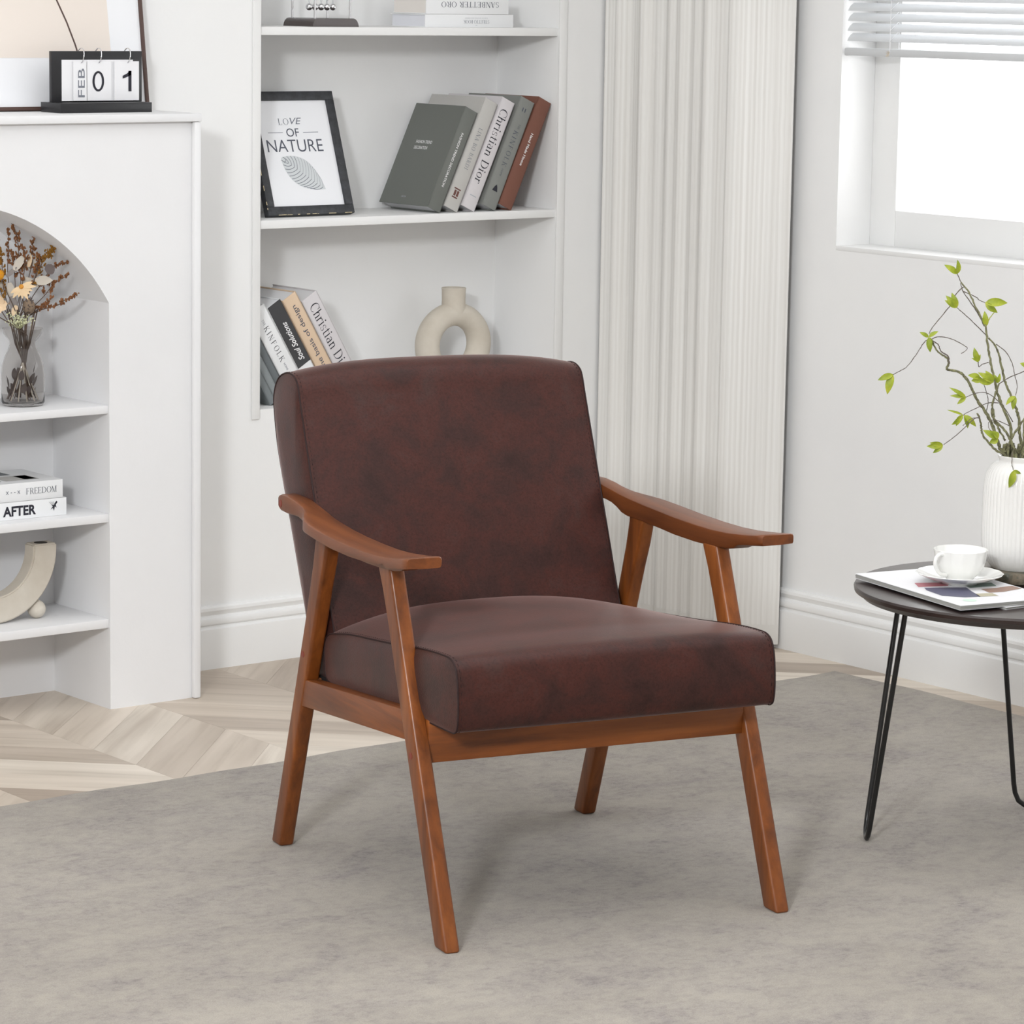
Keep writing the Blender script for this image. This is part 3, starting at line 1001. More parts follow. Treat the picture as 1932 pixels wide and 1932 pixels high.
back_mid = [(0.170, 0.345), (0.179, 0.385), (0.197, 0.430), (0.233, 0.525), (0.271, 0.618), (0.307, 0.700), (0.335, 0.762), (0.346, 0.788), (0.357, 0.804), (0.378, 0.8145), (0.405, 0.8165), (0.436, 0.807), (0.458, 0.789), (0.469, 0.762),
            (0.466, 0.730), (0.450, 0.672), (0.417, 0.603), (0.382, 0.5385), (0.348, 0.472), (0.314, 0.4057), (0.288, 0.345), (0.262, 0.303), (0.19, 0.300), (0.166, 0.312)]
cushion('back_cushion', back_side, back_mid, 0.2645, 3.0, ch)

# ------------------------------------------------------------------ side table
TC = Vector((4.124, 3.742, 0.0))
tb = empty('side_table', (TC.x, TC.y, 0.0047))
tag(tb, 'round dark brown side table on black hairpin legs', 'table')
ZT = 0.4455
lathe('tabletop', [(0.0, ZT - 0.022), (0.262, ZT - 0.022), (0.270, ZT - 0.020), (0.2775, ZT - 0.012), (0.2835, ZT - 0.010), (0.2845, ZT - 0.004), (0.2825, ZT - 0.0005), (0.279, ZT), (0.0, ZT)], 'table_brown', tb, 96, smooth=35)
for ang in (139, 34, 266):
    a = math.radians(ang)
    er, et = Vector((math.cos(a), math.sin(a), 0)), Vector((-math.sin(a), math.cos(a), 0))
    foot = er * 0.250
    top = er * 0.200
    zt = ZT - 0.024
    pts = [top + et * 0.068 + Vector((0, 0, zt))]
    pts += [er * (0.250 - 0.050 * z / zt) + et * (0.033 * c_) + Vector((0, 0, z)) for c_, z in ((1.08, 0.045), (1.0, 0.028), (0.80, 0.013), (0.45, 0.0055), (0, 0.0045), (-0.45, 0.0055), (-0.80, 0.013), (-1.0, 0.028), (-1.08, 0.045))]
    pts += [top - et * 0.068 + Vector((0, 0, zt))]
    lg = tube('leg', pts, 0.0046, 'black_metal', tb, 12)
    q = bmesh.new()
    add_box(q, -0.05, 0.05, -0.075, 0.075, zt - 0.001, zt + 0.002)
    M = Matrix(((er.x, et.x, 0), (er.y, et.y, 0), (0, 0, 1)))
    for v_ in q.verts:
        v_.co = M @ v_.co + er * 0.19
    obj('mounting_plate', q, 'black_metal', lg)
    for sx in (-1, 1):
        s_ = bmesh.new()
        b = bmesh.new()
        bmesh.ops.create_cone(b, cap_ends=True, segments=10, radius1=0.0035, radius2=0.0045, depth=0.004)
        for v_ in b.verts:
            v_.co += er * 0.225 + et * (0.045 * sx) + Vector((0, 0, zt - 0.003))
        merge(s_, b)
        obj('screw', s_, 'black_metal', lg)
TZ = ZT + 0.0047   # height of the table surface above the floor


# magazines
def magazine(name, A, B, width, z0, t, label, prints):
    """A->B is the long edge; the width goes to the right of it"""
    A, B = Vector((A[0], A[1], 0)), Vector((B[0], B[1], 0))
    d = (B - A)
    L = d.length
    d.normalize()
    n = Vector((-d.y, d.x, 0))
    root = empty(name, (A.x, A.y, z0))
    root.rotation_euler = (0, 0, math.atan2(d.y, d.x))
    tag(root, label, 'magazine', 'magazines on the side table')
    bm = bmesh.new()
    for k in range(5):
        j = 0.0012 * math.sin(k * 2.1)
        add_box(bm, 0.001 + j, L - 0.001 + j, 0.0005, width - 0.002 + j, t * (0.1 + 0.16 * k), t * (0.1 + 0.16 * k) + t * 0.13)
    obj('pages', bm, 'magazine_edge', root)
    bm = bmesh.new()
    add_box(bm, 0, L, 0, width, t * 0.95, t)
    add_box(bm, 0, L, 0, width, 0, t * 0.05)
    obj('cover', bm, 'paper_white', root)
    for nm, poly, mm in prints:
        flat_poly(nm, [(p[0], p[1], t + 0.0003) for p in poly], mm, root)
    return root


mat('print_navy', srgb(96, 96, 118), 0.5)
mat('print_red', srgb(186, 118, 126), 0.5)
mat('print_brown', srgb(156, 128, 114), 0.5)
mat('print_mint', srgb(210, 232, 218), 0.5)
mat('print_olive', srgb(190, 184, 160), 0.5)
mat('print_green', srgb(118, 138, 128), 0.5)
circ = [(0.282 + 0.012 * math.cos(k * 0.628), 0.042 + 0.012 * math.sin(k * 0.628)) for k in range(10)]
magazine('magazine', (3.935, 3.953), (3.869, 3.642), 0.190, TZ + 0.0042, 0.0078, 'open white magazine with printed photos under the teacup saucer',
         [('picture', [(0.158, 0.036), (0.180, 0.026), (0.232, 0.022), (0.258, 0.050), (0.262, 0.078), (0.215, 0.092), (0.182, 0.104), (0.170, 0.070)], 'print_navy'),
          ('picture', [(0.115, 0.045), (0.150, 0.030), (0.158, 0.085), (0.128, 0.095)], 'print_red'),
          ('picture', [(0.236, 0.085), (0.262, 0.075), (0.268, 0.11), (0.242, 0.115)], 'print_olive'),
          ('picture', [(0.205, 0.118), (0.238, 0.112), (0.240, 0.140), (0.226, 0.186), (0.198, 0.186), (0.205, 0.150)], 'print_brown'),
          ('picture', [(0.155, 0.112), (0.188, 0.108), (0.19, 0.16), (0.16, 0.17)], 'print_green'),
          ('picture', circ, 'print_mint')])
magazine('magazine', (3.958, 3.716), (3.952, 3.618), 0.185, TZ + 0.0002, 0.0038, 'thin plain white leaflet sticking out from beneath the printed magazine', [])
SZ = TZ + 0.0123

# saucer and teacup
sc = empty('saucer', (4.020, 3.789, SZ))
tag(sc, 'white porcelain saucer with a wavy rim under the teacup', 'saucer')
wav = lambda r, z, a: r * (1 + 0.011 * math.cos(16 * a) * max(0, (r - 0.045) / 0.03))
bm = bmesh.new()
add_lathe(bm, [(0.0, 0.003), (0.026, 0.003), (0.027, 0.0), (0.031, 0.0), (0.033, 0.003), (0.055, 0.0085), (0.072, 0.0165), (0.0735, 0.0178), (0.0725, 0.0185), (0.054, 0.0108), (0.032, 0.006), (0.028, 0.0055), (0.0, 0.0055)], 96, scallop=wav)
obj('dish', bm, 'porcelain', sc, smooth=50)
cp = empty('teacup', (4.018, 3.787, SZ + 0.0056))
tag(cp, 'white porcelain teacup with fluted sides standing on the saucer', 'cup')
wav2 = lambda r, z, a: r * (1 + 0.012 * math.cos(14 * a) * min(1, max(0, (z - 0.006) / 0.03)))
bm = bmesh.new()
add_lathe(bm, [(0.0, 0.003), (0.019, 0.003), (0.020, 0.0), (0.0225, 0.0), (0.0235, 0.004), (0.031, 0.010), (0.0385, 0.020), (0.0425, 0.033), (0.0445, 0.047), (0.0455, 0.0525), (0.0448, 0.0532), (0.0435, 0.047), (0.0412, 0.033), (0.037, 0.0205), (0.029, 0.0115), (0.018, 0.007), (0.0, 0.006)], 84, scallop=wav2)
obj('bowl', bm, 'porcelain', cp, smooth=50)
hd = Vector((-0.62, -0.78, 0)).normalized()
hd = Matrix.Rotation(math.radians(-50), 3, 'Z') @ hd
pts = [hd * r + Vector((0, 0, z)) for r, z in ((0.041, 0.047), (0.052, 0.0485), (0.060, 0.044), (0.0625, 0.034), (0.058, 0.024), (0.048, 0.015), (0.034, 0.012))]
tube('handle', spline(pts, 5), 0.0034, 'porcelain', cp, 10)

# stone slice and ribbed vase
VP = Vector((4.186, 3.803, 0))
bm = bmesh.new()
random.seed(8)
irr = [random.uniform(-0.004, 0.004) for _ in range(12)]
sca = lambda r, z, a: r + (irr[int(a / (2 * math.pi) * 12) % 12] if r > 0.02 else 0)
add_lathe(bm, [(0.0, 0.0), (0.074, 0.0), (0.078, 0.003), (0.0785, 0.010), (0.077, 0.019), (0.0735, 0.0205), (0.0, 0.0205)], 60, scallop=sca)
o = obj('stone_coaster', bm, 'stone_slice', smooth=45)
o.location = (VP.x, VP.y, TZ + 0.0002)
tag(o, 'mottled green and brown stone slab under the ribbed vase', 'coaster')
VZ = TZ + 0.0209
vs_ = empty('ribbed_vase', (VP.x, VP.y, VZ))
tag(vs_, 'white ribbed ceramic vase holding green twigs on the side table', 'vase')


def vrib(r, z, a):
    k = min(1, max(0, (z - 0.008) / 0.02)) * min(1, max(0, (0.180 - z) / 0.02))
    if r < 0.046:
        k = 0
    return r * (1 + k * 0.030 * (abs(math.sin(26 * a)) - 0.65))


bm = bmesh.new()
PV = [(0.0, 0.003), (0.046, 0.003), (0.050, 0.0), (0.053, 0.003), (0.060, 0.012), (0.066, 0.026), (0.0685, 0.045), (0.0690, 0.07), (0.0690, 0.10), (0.0688, 0.13), (0.0675, 0.150), (0.0640, 0.166), (0.0575, 0.177), (0.0485, 0.1835), (0.0445, 0.185), (0.0440, 0.188), (0.0465, 0.1925), (0.0462, 0.1950), (0.0440, 0.1955), (0.0415, 0.192), (0.0415, 0.185), (0.050, 0.178), (0.060, 0.165), (0.064, 0.14), (0.064, 0.06), (0.055, 0.02), (0.0, 0.012)]
add_lathe(bm, PV, 208, scallop=vrib)
obj('body', bm, 'ribbed_ceramic', vs_, smooth=50)


# ------------------------------------------------------------------ books
DOWN, UPR = ((0, 0, -1), (1, 0, 0)), ((0, 0, 1), (-1, 0, 0))     # reading directions on an upright spine


def book(loc, lean, t, w, h, cover, label, group, left=False, pages='page_edge'):
    """upright book; lean in degrees towards +x (right) or, with left=True, towards -x. It stands on its lower corner"""
    root = empty('book', loc)
    root.rotation_euler = (0, math.radians(-lean if left else lean), 0)
    tag(root, label, 'book', group)
    x0, x1 = (0, t) if left else (-t, 0)
    b = 0.0022
    bm = bmesh.new()
    add_box(bm, x0, x0 + b, 0, w, 0, h, 0.0005, 1)
    add_box(bm, x1 - b, x1, 0, w, 0, h, 0.0005, 1)
    add_box(bm, x0, x1, 0, b, 0, h, 0.0012, 2)
    obj('cover', bm, cover, root, smooth=40)
    box('pages', x0 + b, x1 - b, b, w - 0.004, 0.003, h - 0.003, pages, root)
    root['sx'] = (x0 + x1) / 2
    return root


def spine(root, data, ink, z, length, height, mode=DOWN, dx=0.0, name='lettering'):
    return lettering(data, ink, root, (root['sx'] + dx, 0, z), mode[0], mode[1], length, height, name=name)


def flat_book(loc, w, d, t, cover, label, group, pages='page_edge', left_pages=True):
    """lying book: spine (length w) faces the room, origin at its lower front left corner"""
    root = empty('book', loc)
    tag(root, label, 'book', group)
    b = 0.002
    bm = bmesh.new()
    add_box(bm, 0, w, 0, d, 0, b, 0.0005, 1)
    add_box(bm, 0, w, 0, d, t - b, t, 0.0005, 1)
    add_box(bm, 0, w, 0, b, 0, t, 0.0015, 2)
    obj('cover', bm, cover, root, smooth=40)
    box('pages', 0.003, w - 0.003, b, d - 0.004, b, t - b, pages, root)
    return root


SH1, SH2, SH3 = 1.354, 0.948, 0.546
G = 'books leaning to the right on the middle shelf'
yb = 5.775
b = book((4.426, yb, SH2), 25, 0.0376, 0.180, 0.2415, 'cover_green', 'dark grey-green book with small white print on its cover, leftmost of the middle shelf row', G)
spine(b, sans_polys('FASHION TREND DECORATION', 0.01), 'ink_white', 0.120, 0.128, 0.0062)
lettering(sans_polys('FASHION TREND', 0.01), 'ink_white', b, (-0.0376, 0.098, 0.150), (0, -1, 0), (0, 0, 1), 0.058, 0.0075)
lettering(sans_polys('DECORATION', 0.01), 'ink_white', b, (-0.0376, 0.103, 0.136), (0, -1, 0), (0, 0, 1), 0.048, 0.0075)
lettering(sans_polys('DECOR', 0.0), 'ink_pale', b, (-0.0376, 0.098, 0.018), (0, -1, 0), (0, 0, 1), 0.016, 0.004)
b = book((4.4745, yb, SH2), 25, 0.040, 0.195, 0.262, 'cover_grey', 'light grey book with faint grey spine lettering, second in the middle shelf row', G)
spine(b, serif_polys('LINA BO BARDI', 0.12), 'ink_grey', 0.145, 0.098, 0.011)
for k, (z0, z1, x0, x1) in enumerate(((0.026, 0.029, -0.010, 0.006), (0.031, 0.044, -0.008, -0.002), (0.031, 0.044, 0.0, 0.006), (0.046, 0.049, -0.011, 0.008))):
    flat_poly('emblem', [(b['sx'] + x0, -0.0003, z0), (b['sx'] + x1, -0.0003, z0), (b['sx'] + x1, -0.0003, z1), (b['sx'] + x0, -0.0003, z1)], 'ink_brown', b)
b = book((4.5225, yb, SH2), 25, 0.0395, 0.195, 0.263, 'cover_pale', 'pale book with large black serif title, in the middle of the leaning middle shelf row', G)
spine(b, serif_polys('Christian Dior'), 'ink_black', 0.150, 0.178, 0.0225)
flat_poly('emblem', [(b['sx'] - 0.008, -0.0003, 0.03), (b['sx'] + 0.010, -0.0003, 0.03), (b['sx'] + 0.010, -0.0003, 0.032), (b['sx'] - 0.008, -0.0003, 0.032)], 'ink_pale', b)
b = book((4.582, yb, SH2), 24.4, 0.042, 0.190, 0.262, 'cover_stone', 'mid grey book with widely spaced dark serif lettering beside the rust brown book', G)
spine(b, serif_polys('KINFOLK', 0.22), 'ink_dim', 0.142, 0.086, 0.0135)
spine(b, serif_polys('THE', 0.1), 'ink_dim', 0.196, 0.012, 0.006, dx=0.003)
spine(b, serif_polys('HOME', 0.1) if False else sans_polys('HOME'), 'ink_dim', 0.085, 0.017, 0.0045)
lettering(sans_polys('II'), 'ink_dim', b, (b['sx'], 0, 0.236), (1, 0, 0), (0, 0, 1), 0.010, 0.009)
flat_poly('emblem', [(b['sx'] - 0.008, -0.0003, 0.040), (b['sx'] + 0.008, -0.0003, 0.040), (b['sx'] + 0.004, -0.0003, 0.050), (b['sx'], -0.0003, 0.056), (b['sx'] - 0.004, -0.0003, 0.050)], 'ink_black', b)
b = book((4.628, yb, SH2), 25, 0.0395, 0.195, 0.262, 'cover_rust', 'rust brown book with white spine lettering leaning against the niche side', G)
spine(b, sans_polys('Hand Made Home', 0.015), 'ink_white', 0.140, 0.078, 0.0072)

G = 'books leaning to the left on the lower shelf'
yb = 5.80
LN = 31
b = book((4.206, yb, SH3), LN, 0.045, 0.165, 0.258, 'cover_pale', 'pale book with large dark serif title leaning behind the armchair', G, True, 'page_edge')
spine(b, serif_polys('Christian Dior'), 'ink_black', 0.148, 0.178, 0.024)
b = book((4.158, yb, SH3), LN, 0.039, 0.170, 0.262, 'cover_tan', 'tan book with dark lettering in the left leaning row', G, True)
spine(b, sans_polys('the basis of design', 0.005), 'ink_dim', 0.155, 0.165, 0.0155, UPR)
b = book((4.110, yb, SH3), LN, 0.038, 0.165, 0.246, 'cover_white', 'black spined book with white script title and white foot', G, True)
bm = bmesh.new()
add_box(bm, 0.0005, 0.0375, -0.0008, 0.0012, 0.088, 0.2455)
obj('spine_band', bm, 'cover_black', b)
lettering(sans_polys('Soul Solutions', 0.02, 0.45), 'ink_white', b, (b['sx'], -0.0009, 0.148), UPR[0], UPR[1], 0.098, 0.014)
lettering(serif_polys('STILL', 0.1), 'ink_pale', b, (b['sx'], 0, 0.068), (1, 0, 0), (0, 0, 1), 0.020, 0.007)
lettering(serif_polys('LIFE', 0.1), 'ink_pale', b, (b['sx'], 0, 0.056), (1, 0, 0), (0, 0, 1), 0.018, 0.007)
b = book((4.056, yb, SH3), LN, 0.045, 0.165, 0.232, 'cover_white', 'white book with thin black capital lettering, leaning between grey notebooks and black spine', G, True)
spine(b, serif_polys('KINFOLK', 0.25), 'ink_black', 0.142, 0.088, 0.0135)
spine(b, serif_polys('THE', 0.1), 'ink_grey', 0.197, 0.014, 0.006)
spine(b, sans_polys('HOME'), 'ink_grey', 0.083, 0.018, 0.0045)
NB = ('short slate grey notebook at the far left of the lower shelf, against the niche side', 'slate grey notebook, middle of the three grey ones on the lower shelf', 'lighter grey notebook tucked beside the white book on the lower shelf')
for k, (px_, hh, cm) in enumerate(((3.9935, 0.100, 'cover_slate'), (4.0140, 0.138, 'cover_slate_light'), (4.0345, 0.176, 'cover_slate_dark'))):
    b = book((px_, yb + 0.001, SH3), LN, 0.0172, 0.15, hh, cm, NB[k], G, True, 'cover_slate_light')

G = 'books stacked flat on the top shelf'
b = flat_book((4.391, 5.79, SH1), 0.247, 0.128, 0.0285, 'cover_white', 'thin white book at the bottom of the stack on the top shelf', G, 'page_edge_blue')
lettering(serif_polys('STILETTO BOOK'), 'ink_grey', b, (0.142, 0, 0.0125), (-1, 0, 0), (0, 0, -1), 0.072, 0.0075)
lettering(sans_polys('A BOOK OF STYLE AND DESIGN'), 'ink_pale', b, (0.142, 0, 0.0205), (-1, 0, 0), (0, 0, -1), 0.064, 0.0022)
lettering(sans_polys('m'), 'ink_pale', b, (0.142, 0, 0.005), (-1, 0, 0), (0, 0, -1), 0.004, 0.002)
b = flat_book((4.394, 5.791, SH1 + 0.0288), 0.231, 0.125, 0.036, 'cover_white', 'thick white book with upside-down serif title on top of the stack', G, 'cover_blush')
lettering(serif_polys('SANBETTER ORO', 0.05), 'ink_dim', b, (0.122, 0, 0.021), (-1, 0, 0), (0, 0, -1), 0.160, 0.0125)

# ------------------------------------------------------------------ swinging ball cradle
cr = empty('ball_cradle', (4.1515, 5.845, SH1))
tag(cr, 'small pendulum of steel balls on a dark base on the top shelf', 'desk toy')
bm = bmesh.new()
prof = [(-0.0605, 0), (-0.0595, 0.006), (-0.0565, 0.012), (-0.0515, 0.0165), (-0.046, 0.018), (0.046, 0.018), (0.0515, 0.0165), (0.0565, 0.012), (0.0595, 0.006), (0.0605, 0)]
rings = []
for y, k in ((-0.055, 1.0), (0.055, 1.0)):
    rings.append([bm.verts.new((p[0], y, p[1])) for p in prof])
for k in range(len(prof) - 1):
    bm.faces.new((rings[0][k], rings[0][k + 1], rings[1][k + 1], rings[1][k]))
bm.faces.new(rings[0]); bm.faces.new(rings[1][::-1]); bm.faces.new((rings[0][0], rings[1][0], rings[1][-1], rings[0][-1]))
obj('base', bm, 'cradle_base', cr, smooth=50)
for sy in (-0.042, 0.042):
    tube('rod_frame', [(-0.046, sy, 0.016), (-0.046, sy, 0.140), (-0.044, sy, 0.146), (-0.038, sy, 0.148), (0.038, sy, 0.148), (0.044, sy, 0.146), (0.046, sy, 0.140), (0.046, sy, 0.016)], 0.0024, 'chrome', cr, 10)
for k in range(5):
    bm = bmesh.new()
    x = -0.0315 + 0.0157 * k
    add_ball(bm, (x, 0, 0.0415), 0.0076, 20, 14)
    bo = obj('ball', bm, 'chrome', cr, smooth=180)
    bm = bmesh.new()
    for sy in (-0.042, 0.042):
        add_tube(bm, [(x, 0, 0.0488), (x, sy, 0.148)], 0.0003, 4)
    obj('thread', bm, 'ink_pale', bo)

# ------------------------------------------------------------------ framed leaf print
fr = empty('framed_print', (4.1085, 5.812, SH2 + 0.0058))
fr.rotation_euler = (math.radians(-19), 0, 0)
tag(fr, 'black framed leaf print with lettering leaning on the middle shelf', 'picture')
FW, FH, FM, FD = 0.1135, 0.275, 0.0195, 0.017
for nm, a in (('frame_rail', (-FW, FW, 0, FM)), ('frame_rail', (-FW, FW, FH - FM, FH)), ('frame_stile', (-FW, -FW + FM, FM, FH - FM)), ('frame_stile', (FW - FM, FW, FM, FH - FM))):
    box(nm, a[0], a[1], 0, FD, a[2], a[3], 'frame_black_wood', fr, 0.0012)
box('sheet', -FW + FM, FW - FM, 0.006, 0.0085, FM, FH - FM, 'print_white', fr)
st = box('easel_stand', -0.02, 0.02, 0.0175, 0.0195, 0.02, 0.17, 'frame_black_wood', fr)
bm = bmesh.new()
random.seed(21)
for k in range(16):
    x = random.uniform(-FW, FW - 0.02)
    add_box(bm, x, x + random.uniform(0.003, 0.016), -0.0003, 0.0012, 0.0, random.uniform(0.0006, 0.0016))
for k in range(8):
    z = random.uniform(0.01, 0.12)
    add_box(bm, -FW - 0.0002, -FW + 0.0012, -0.0003, 0.0012, z, z + random.uniform(0.003, 0.012))
obj('worn_edge', bm, 'frame_worn', fr)['kind'] = 'stuff'
PY = 0.006
lettering(serif_polys('LO', 0.1), 'ink_grey', fr, (-0.027, PY, 0.2085), (1, 0, 0), (0, 0, 1), 0.027, 0.0145)
lettering(sans_polys('VE', 0.0, 0.3), 'ink_grey', fr, (0.006, PY, 0.2095), (1, 0, 0), (0, 0, 1), 0.030, 0.0145)
lettering(sans_polys('OF', 0.0), 'ink_dim', fr, (-0.0075, PY, 0.184), (1, 0, 0), (0, 0, 1), 0.033, 0.0185)
lettering(sans_polys('NATURE', -0.004), 'ink_dim', fr, (-0.0075, PY, 0.1545), (1, 0, 0), (0, 0, 1), 0.146, 0.0275)
for x0, x1 in ((-0.072, -0.033), (0.020, 0.060)):
    flat_poly('printed_line', [(x0, PY - 0.0003, 0.1835), (x1, PY - 0.0003, 0.1835), (x1, PY - 0.0003, 0.1847), (x0, PY - 0.0003, 0.1847)], 'ink_grey', fr)
mat('leaf_wash', srgb(212, 216, 218), 0.7)
# leaf drawing: pointed oval with curved veins
tip, stem_ = Vector((-0.050, 0.128)), Vector((0.052, 0.056))
ax = stem_ - tip
nn = Vector((-ax.y, ax.x)).normalized()
half = lambda t: 0.031 * math.sin(math.pi * min(1, t ** 0.88)) ** 0.9 if 0 < t < 1 else 0
outl = [tip + ax * (k / 20) + nn * half(k / 20) for k in range(21)] + [tip + ax * (k / 20) - nn * half(k / 20) for k in range(19, 0, -1)]
flat_poly('leaf_drawing', [(p.x, PY - 0.0002, p.y) for p in outl], 'leaf_wash', fr)
bm = bmesh.new()


def stroke(bm, pts, w, y):
    for a, b_ in zip(pts, pts[1:]):
        d = (b_ - a)
        if d.length < 1e-6:
            continue
        n_ = Vector((-d.y, d.x)).normalized() * w / 2
        bm.faces.new([bm.verts.new((q.x, y, q.y)) for q in (a - n_, b_ - n_, b_ + n_, a + n_)])


for sgn in (-1, 1):
    for k in range(1, 15):
        t = 0.02 + k * 0.064
        if sgn > 0 and k > 5:
            w_ = 0.0006
        else:
            w_ = 0.0013
        p0 = tip + ax * min(0.97, t + 0.02)
        te = max(0.02, t - 0.13)
        p2 = tip + ax * te + nn * sgn * half(te) * 0.96
        p1 = (p0 + p2) / 2 + nn * sgn * 0.004 - ax * 0.0 + ax.normalized() * 0.004
        stroke(bm, [p0 * (1 - s) ** 2 + p1 * 2 * s * (1 - s) + p2 * s * s for s in [i / 6 for i in range(7)]], w_, PY - 0.0004)
obj('leaf_veins', bm, 'ink_grey', fr, recalc=False)

# ------------------------------------------------------------------ ring vase
rv = empty('ring_vase', (4.543, 5.872, SH3))
tag(rv, 'beige clay ring-shaped vase on the lower shelf behind the armchair', 'vase')
bm = bmesh.new()
R0, r0 = 0.0715, 0.0275
grid = []
for i in range(56):
    a = 2 * math.pi * i / 56
    ring = []
    for k in range(20):
        b_ = 2 * math.pi * k / 20
        rr = R0 + r0 * math.cos(b_)
        z = 0.0955 + rr * math.sin(a) * 0.965
        ring.append(bm.verts.new((rr * math.cos(a) * 1.03, r0 * math.sin(b_), max(0.0, z))))
    grid.append(ring)
for i in range(56):
    for k in range(20):
        bm.faces.new((grid[i][k], grid[i][(k + 1) % 20], grid[(i + 1) % 56][(k + 1) % 20], grid[(i + 1) % 56][k]))
obj('ring_body', bm, 'clay_beige', rv, smooth=60)
lathe('neck', [(0.0, 0.168), (0.0275, 0.168), (0.0275, 0.180), (0.0268, 0.196), (0.0272, 0.218), (0.0280, 0.2235), (0.0268, 0.225), (0.0235, 0.2235), (0.0225, 0.200), (0.0, 0.195)], 'clay_beige', rv, 36)

# ------------------------------------------------------------------ mantel surround
mt = empty('mantel_surround', (3.071, 5.65, 0))
tag(mt, 'white decorative fireplace surround with an arched niche of shelves', 'fireplace')


def mpart(o):
    o.parent = mt
    o.matrix_parent_inverse = Matrix.Translation((-mt.location.x, -mt.location.y, -mt.location.z))
    return o


MY0, MY1, MZ = 5.53, YB - 0.001, 1.171
AX, AZ, AR, SPR = 3.071, 0.621, 0.401, 0.818
IN0, IN1, OUT0, OUT1 = 2.721, 3.421, 2.515, 3.627
bm = bmesh.new()
na = 40
a1 = math.asin((SPR - AZ) / AR)
arcp = [(AX + AR * math.cos(a1 + (math.pi - 2 * a1) * k / na), AZ + AR * math.sin(a1 + (math.pi - 2 * a1) * k / na)) for k in range(na + 1)]
inner = [(IN1, 0.0)] + [(IN1, SPR)] + arcp[1:-1] + [(IN0, SPR), (IN0, 0.0)]
outer = []
for x, z in inner:
    if z == 0.0:
        outer.append((OUT1 if x > AX else OUT0, 0.0))
    else:
        outer.append((x, MZ))
outer[1] = (OUT1, MZ)
outer[-2] = (OUT0, MZ)
VF = [[bm.verts.new((p[0], y, p[1])) for p in inner] for y in (MY0, MY1)]
VO = [[bm.verts.new((p[0], y, p[1])) for p in outer] for y in (MY0, MY1)]
n = len(inner)
for i in range(n - 1):
    bm.faces.new((VF[0][i], VF[0][i + 1], VO[0][i + 1], VO[0][i]))
    bm.faces.new((VF[1][i], VO[1][i], VO[1][i + 1], VF[1][i + 1]))
    bm.faces.new((VF[0][i], VF[1][i], VF[1][i + 1], VF[0][i + 1]))
    bm.faces.new((VO[0][i], VO[0][i + 1], VO[1][i + 1], VO[1][i]))
for e in (0, n - 1):
    bm.faces.new((VF[0][e], VO[0][e], VO[1][e], VF[1][e]))
mpart(obj('surround_body', bm, 'mantel_paint', smooth=25))
mpart(box('niche_back', IN0, IN1, 5.747, MY1, 0, 1.03, 'mantel_paint'))
for z0, z1 in ((0.598, 0.614), (0.380, 0.397), (0.166, 0.184)):
    mpart(box('shelf', IN0, IN1, 5.534, 5.747, z0, z1, 'mantel_paint', None, 0.0012))
mpart(box('mantel_shelf', OUT0 - 0.002, OUT1 + 0.002, 5.514, YB - 0.001, MZ, 1.187, 'mantel_paint', None, 0.002))
mpart(box('edge_strip', OUT1 - 0.014, OUT1 + 0.002, 5.516, MY0, 0, MZ, 'mantel_paint', None, 0.004))
mpart(box('edge_strip', OUT0 - 0.002, OUT0 + 0.014, 5.516, MY0, 0, MZ, 'mantel_paint', None, 0.004))
MT = 1.187

# ------------------------------------------------------------------ desk calendar
ca = empty('desk_calendar', (3.46, 5.64, MT))
tag(ca, 'black flip calendar showing FEB 01 on the white mantel', 'calendar')
ox, oy = 3.46, 5.64


def cbox(name, x0, x1, y0, y1, z0, z1, m_, bevel=0.0, parent=ca):
    return box(name, x0 - ox, x1 - ox, y0 - oy, y1 - oy, z0 - MT, z1 - MT, m_, parent, bevel)


cbox('base', 3.356, 3.566, 5.600, 5.676, MT, MT + 0.0195, 'black_lacquer', 0.0006)
cbox('back_board', 3.360, 3.568, 5.640, 5.650, MT + 0.0195, 1.3065, 'black_lacquer', 0.0008)
cbox('backing_card', 3.382, 3.546, 5.6385, 5.6398, MT + 0.022, 1.2895, 'paper_white')
for x0, x1, txt, L_, H_, rot_ in ((3.406, 3.4365, 'FEB', 0.056, 0.0150, True), (3.438, 3.494, '0', 0.027, 0.040, False), (3.5005, 3.558, '1', 0.0205, 0.0405, False)):
    for k in range(3):
        cbox('card', x0 + 0.0004 * k, x1 + 0.0004 * k, 5.6355 + 0.0009 * k - 0.0004, 5.6355 + 0.0009 * k, MT + 0.0225, 1.2865, 'paper_white')
    mid = (x0 + x1) / 2 - ox
    if rot_:
        lettering(sans_polys(txt, 0.0), 'ink_grey', ca, (mid + 0.003, 5.6349 - oy, 1.2445 - MT), (0, 0, 1), (-1, 0, 0), L_, H_)
    else:
        gl = Glyph()
        if txt == '0':
            gl.bowl(0.3, 0.5, 0.33, 0.52, 0, 360, 0.125, 0.11, 30)
        else:
            gl.rect(0.30, 0, 0.46, 1)
            gl.poly([(0.46, 1.0), (0.34, 1.0), (0.25, 0.88), (0.0, 0.76), (0.0, 0.62), (0.18, 0.68), (0.46, 0.80)])
        lettering((gl.v, gl.f), 'ink_black', ca, (mid - (0.003 if txt == '0' else -0.0005), 5.6349 - oy, 1.2475 - MT), (1, 0, 0), (0, 0, 1), L_, H_)
for x in (3.426, 3.466, 3.533):
    pts = []
    for k in range(21):
        a = 2 * math.pi * k / 20
        pts.append((x - ox + 0.004 * math.sin(a) * 0.6, 5.641 - oy + 0.0135 * math.cos(a), 1.297 - MT + 0.0155 * math.sin(a)))
    bm = bmesh.new()
    add_tube(bm, pts, 0.0011, 8, caps=False)
    obj('ring', bm, 'chrome', ca, smooth=60)

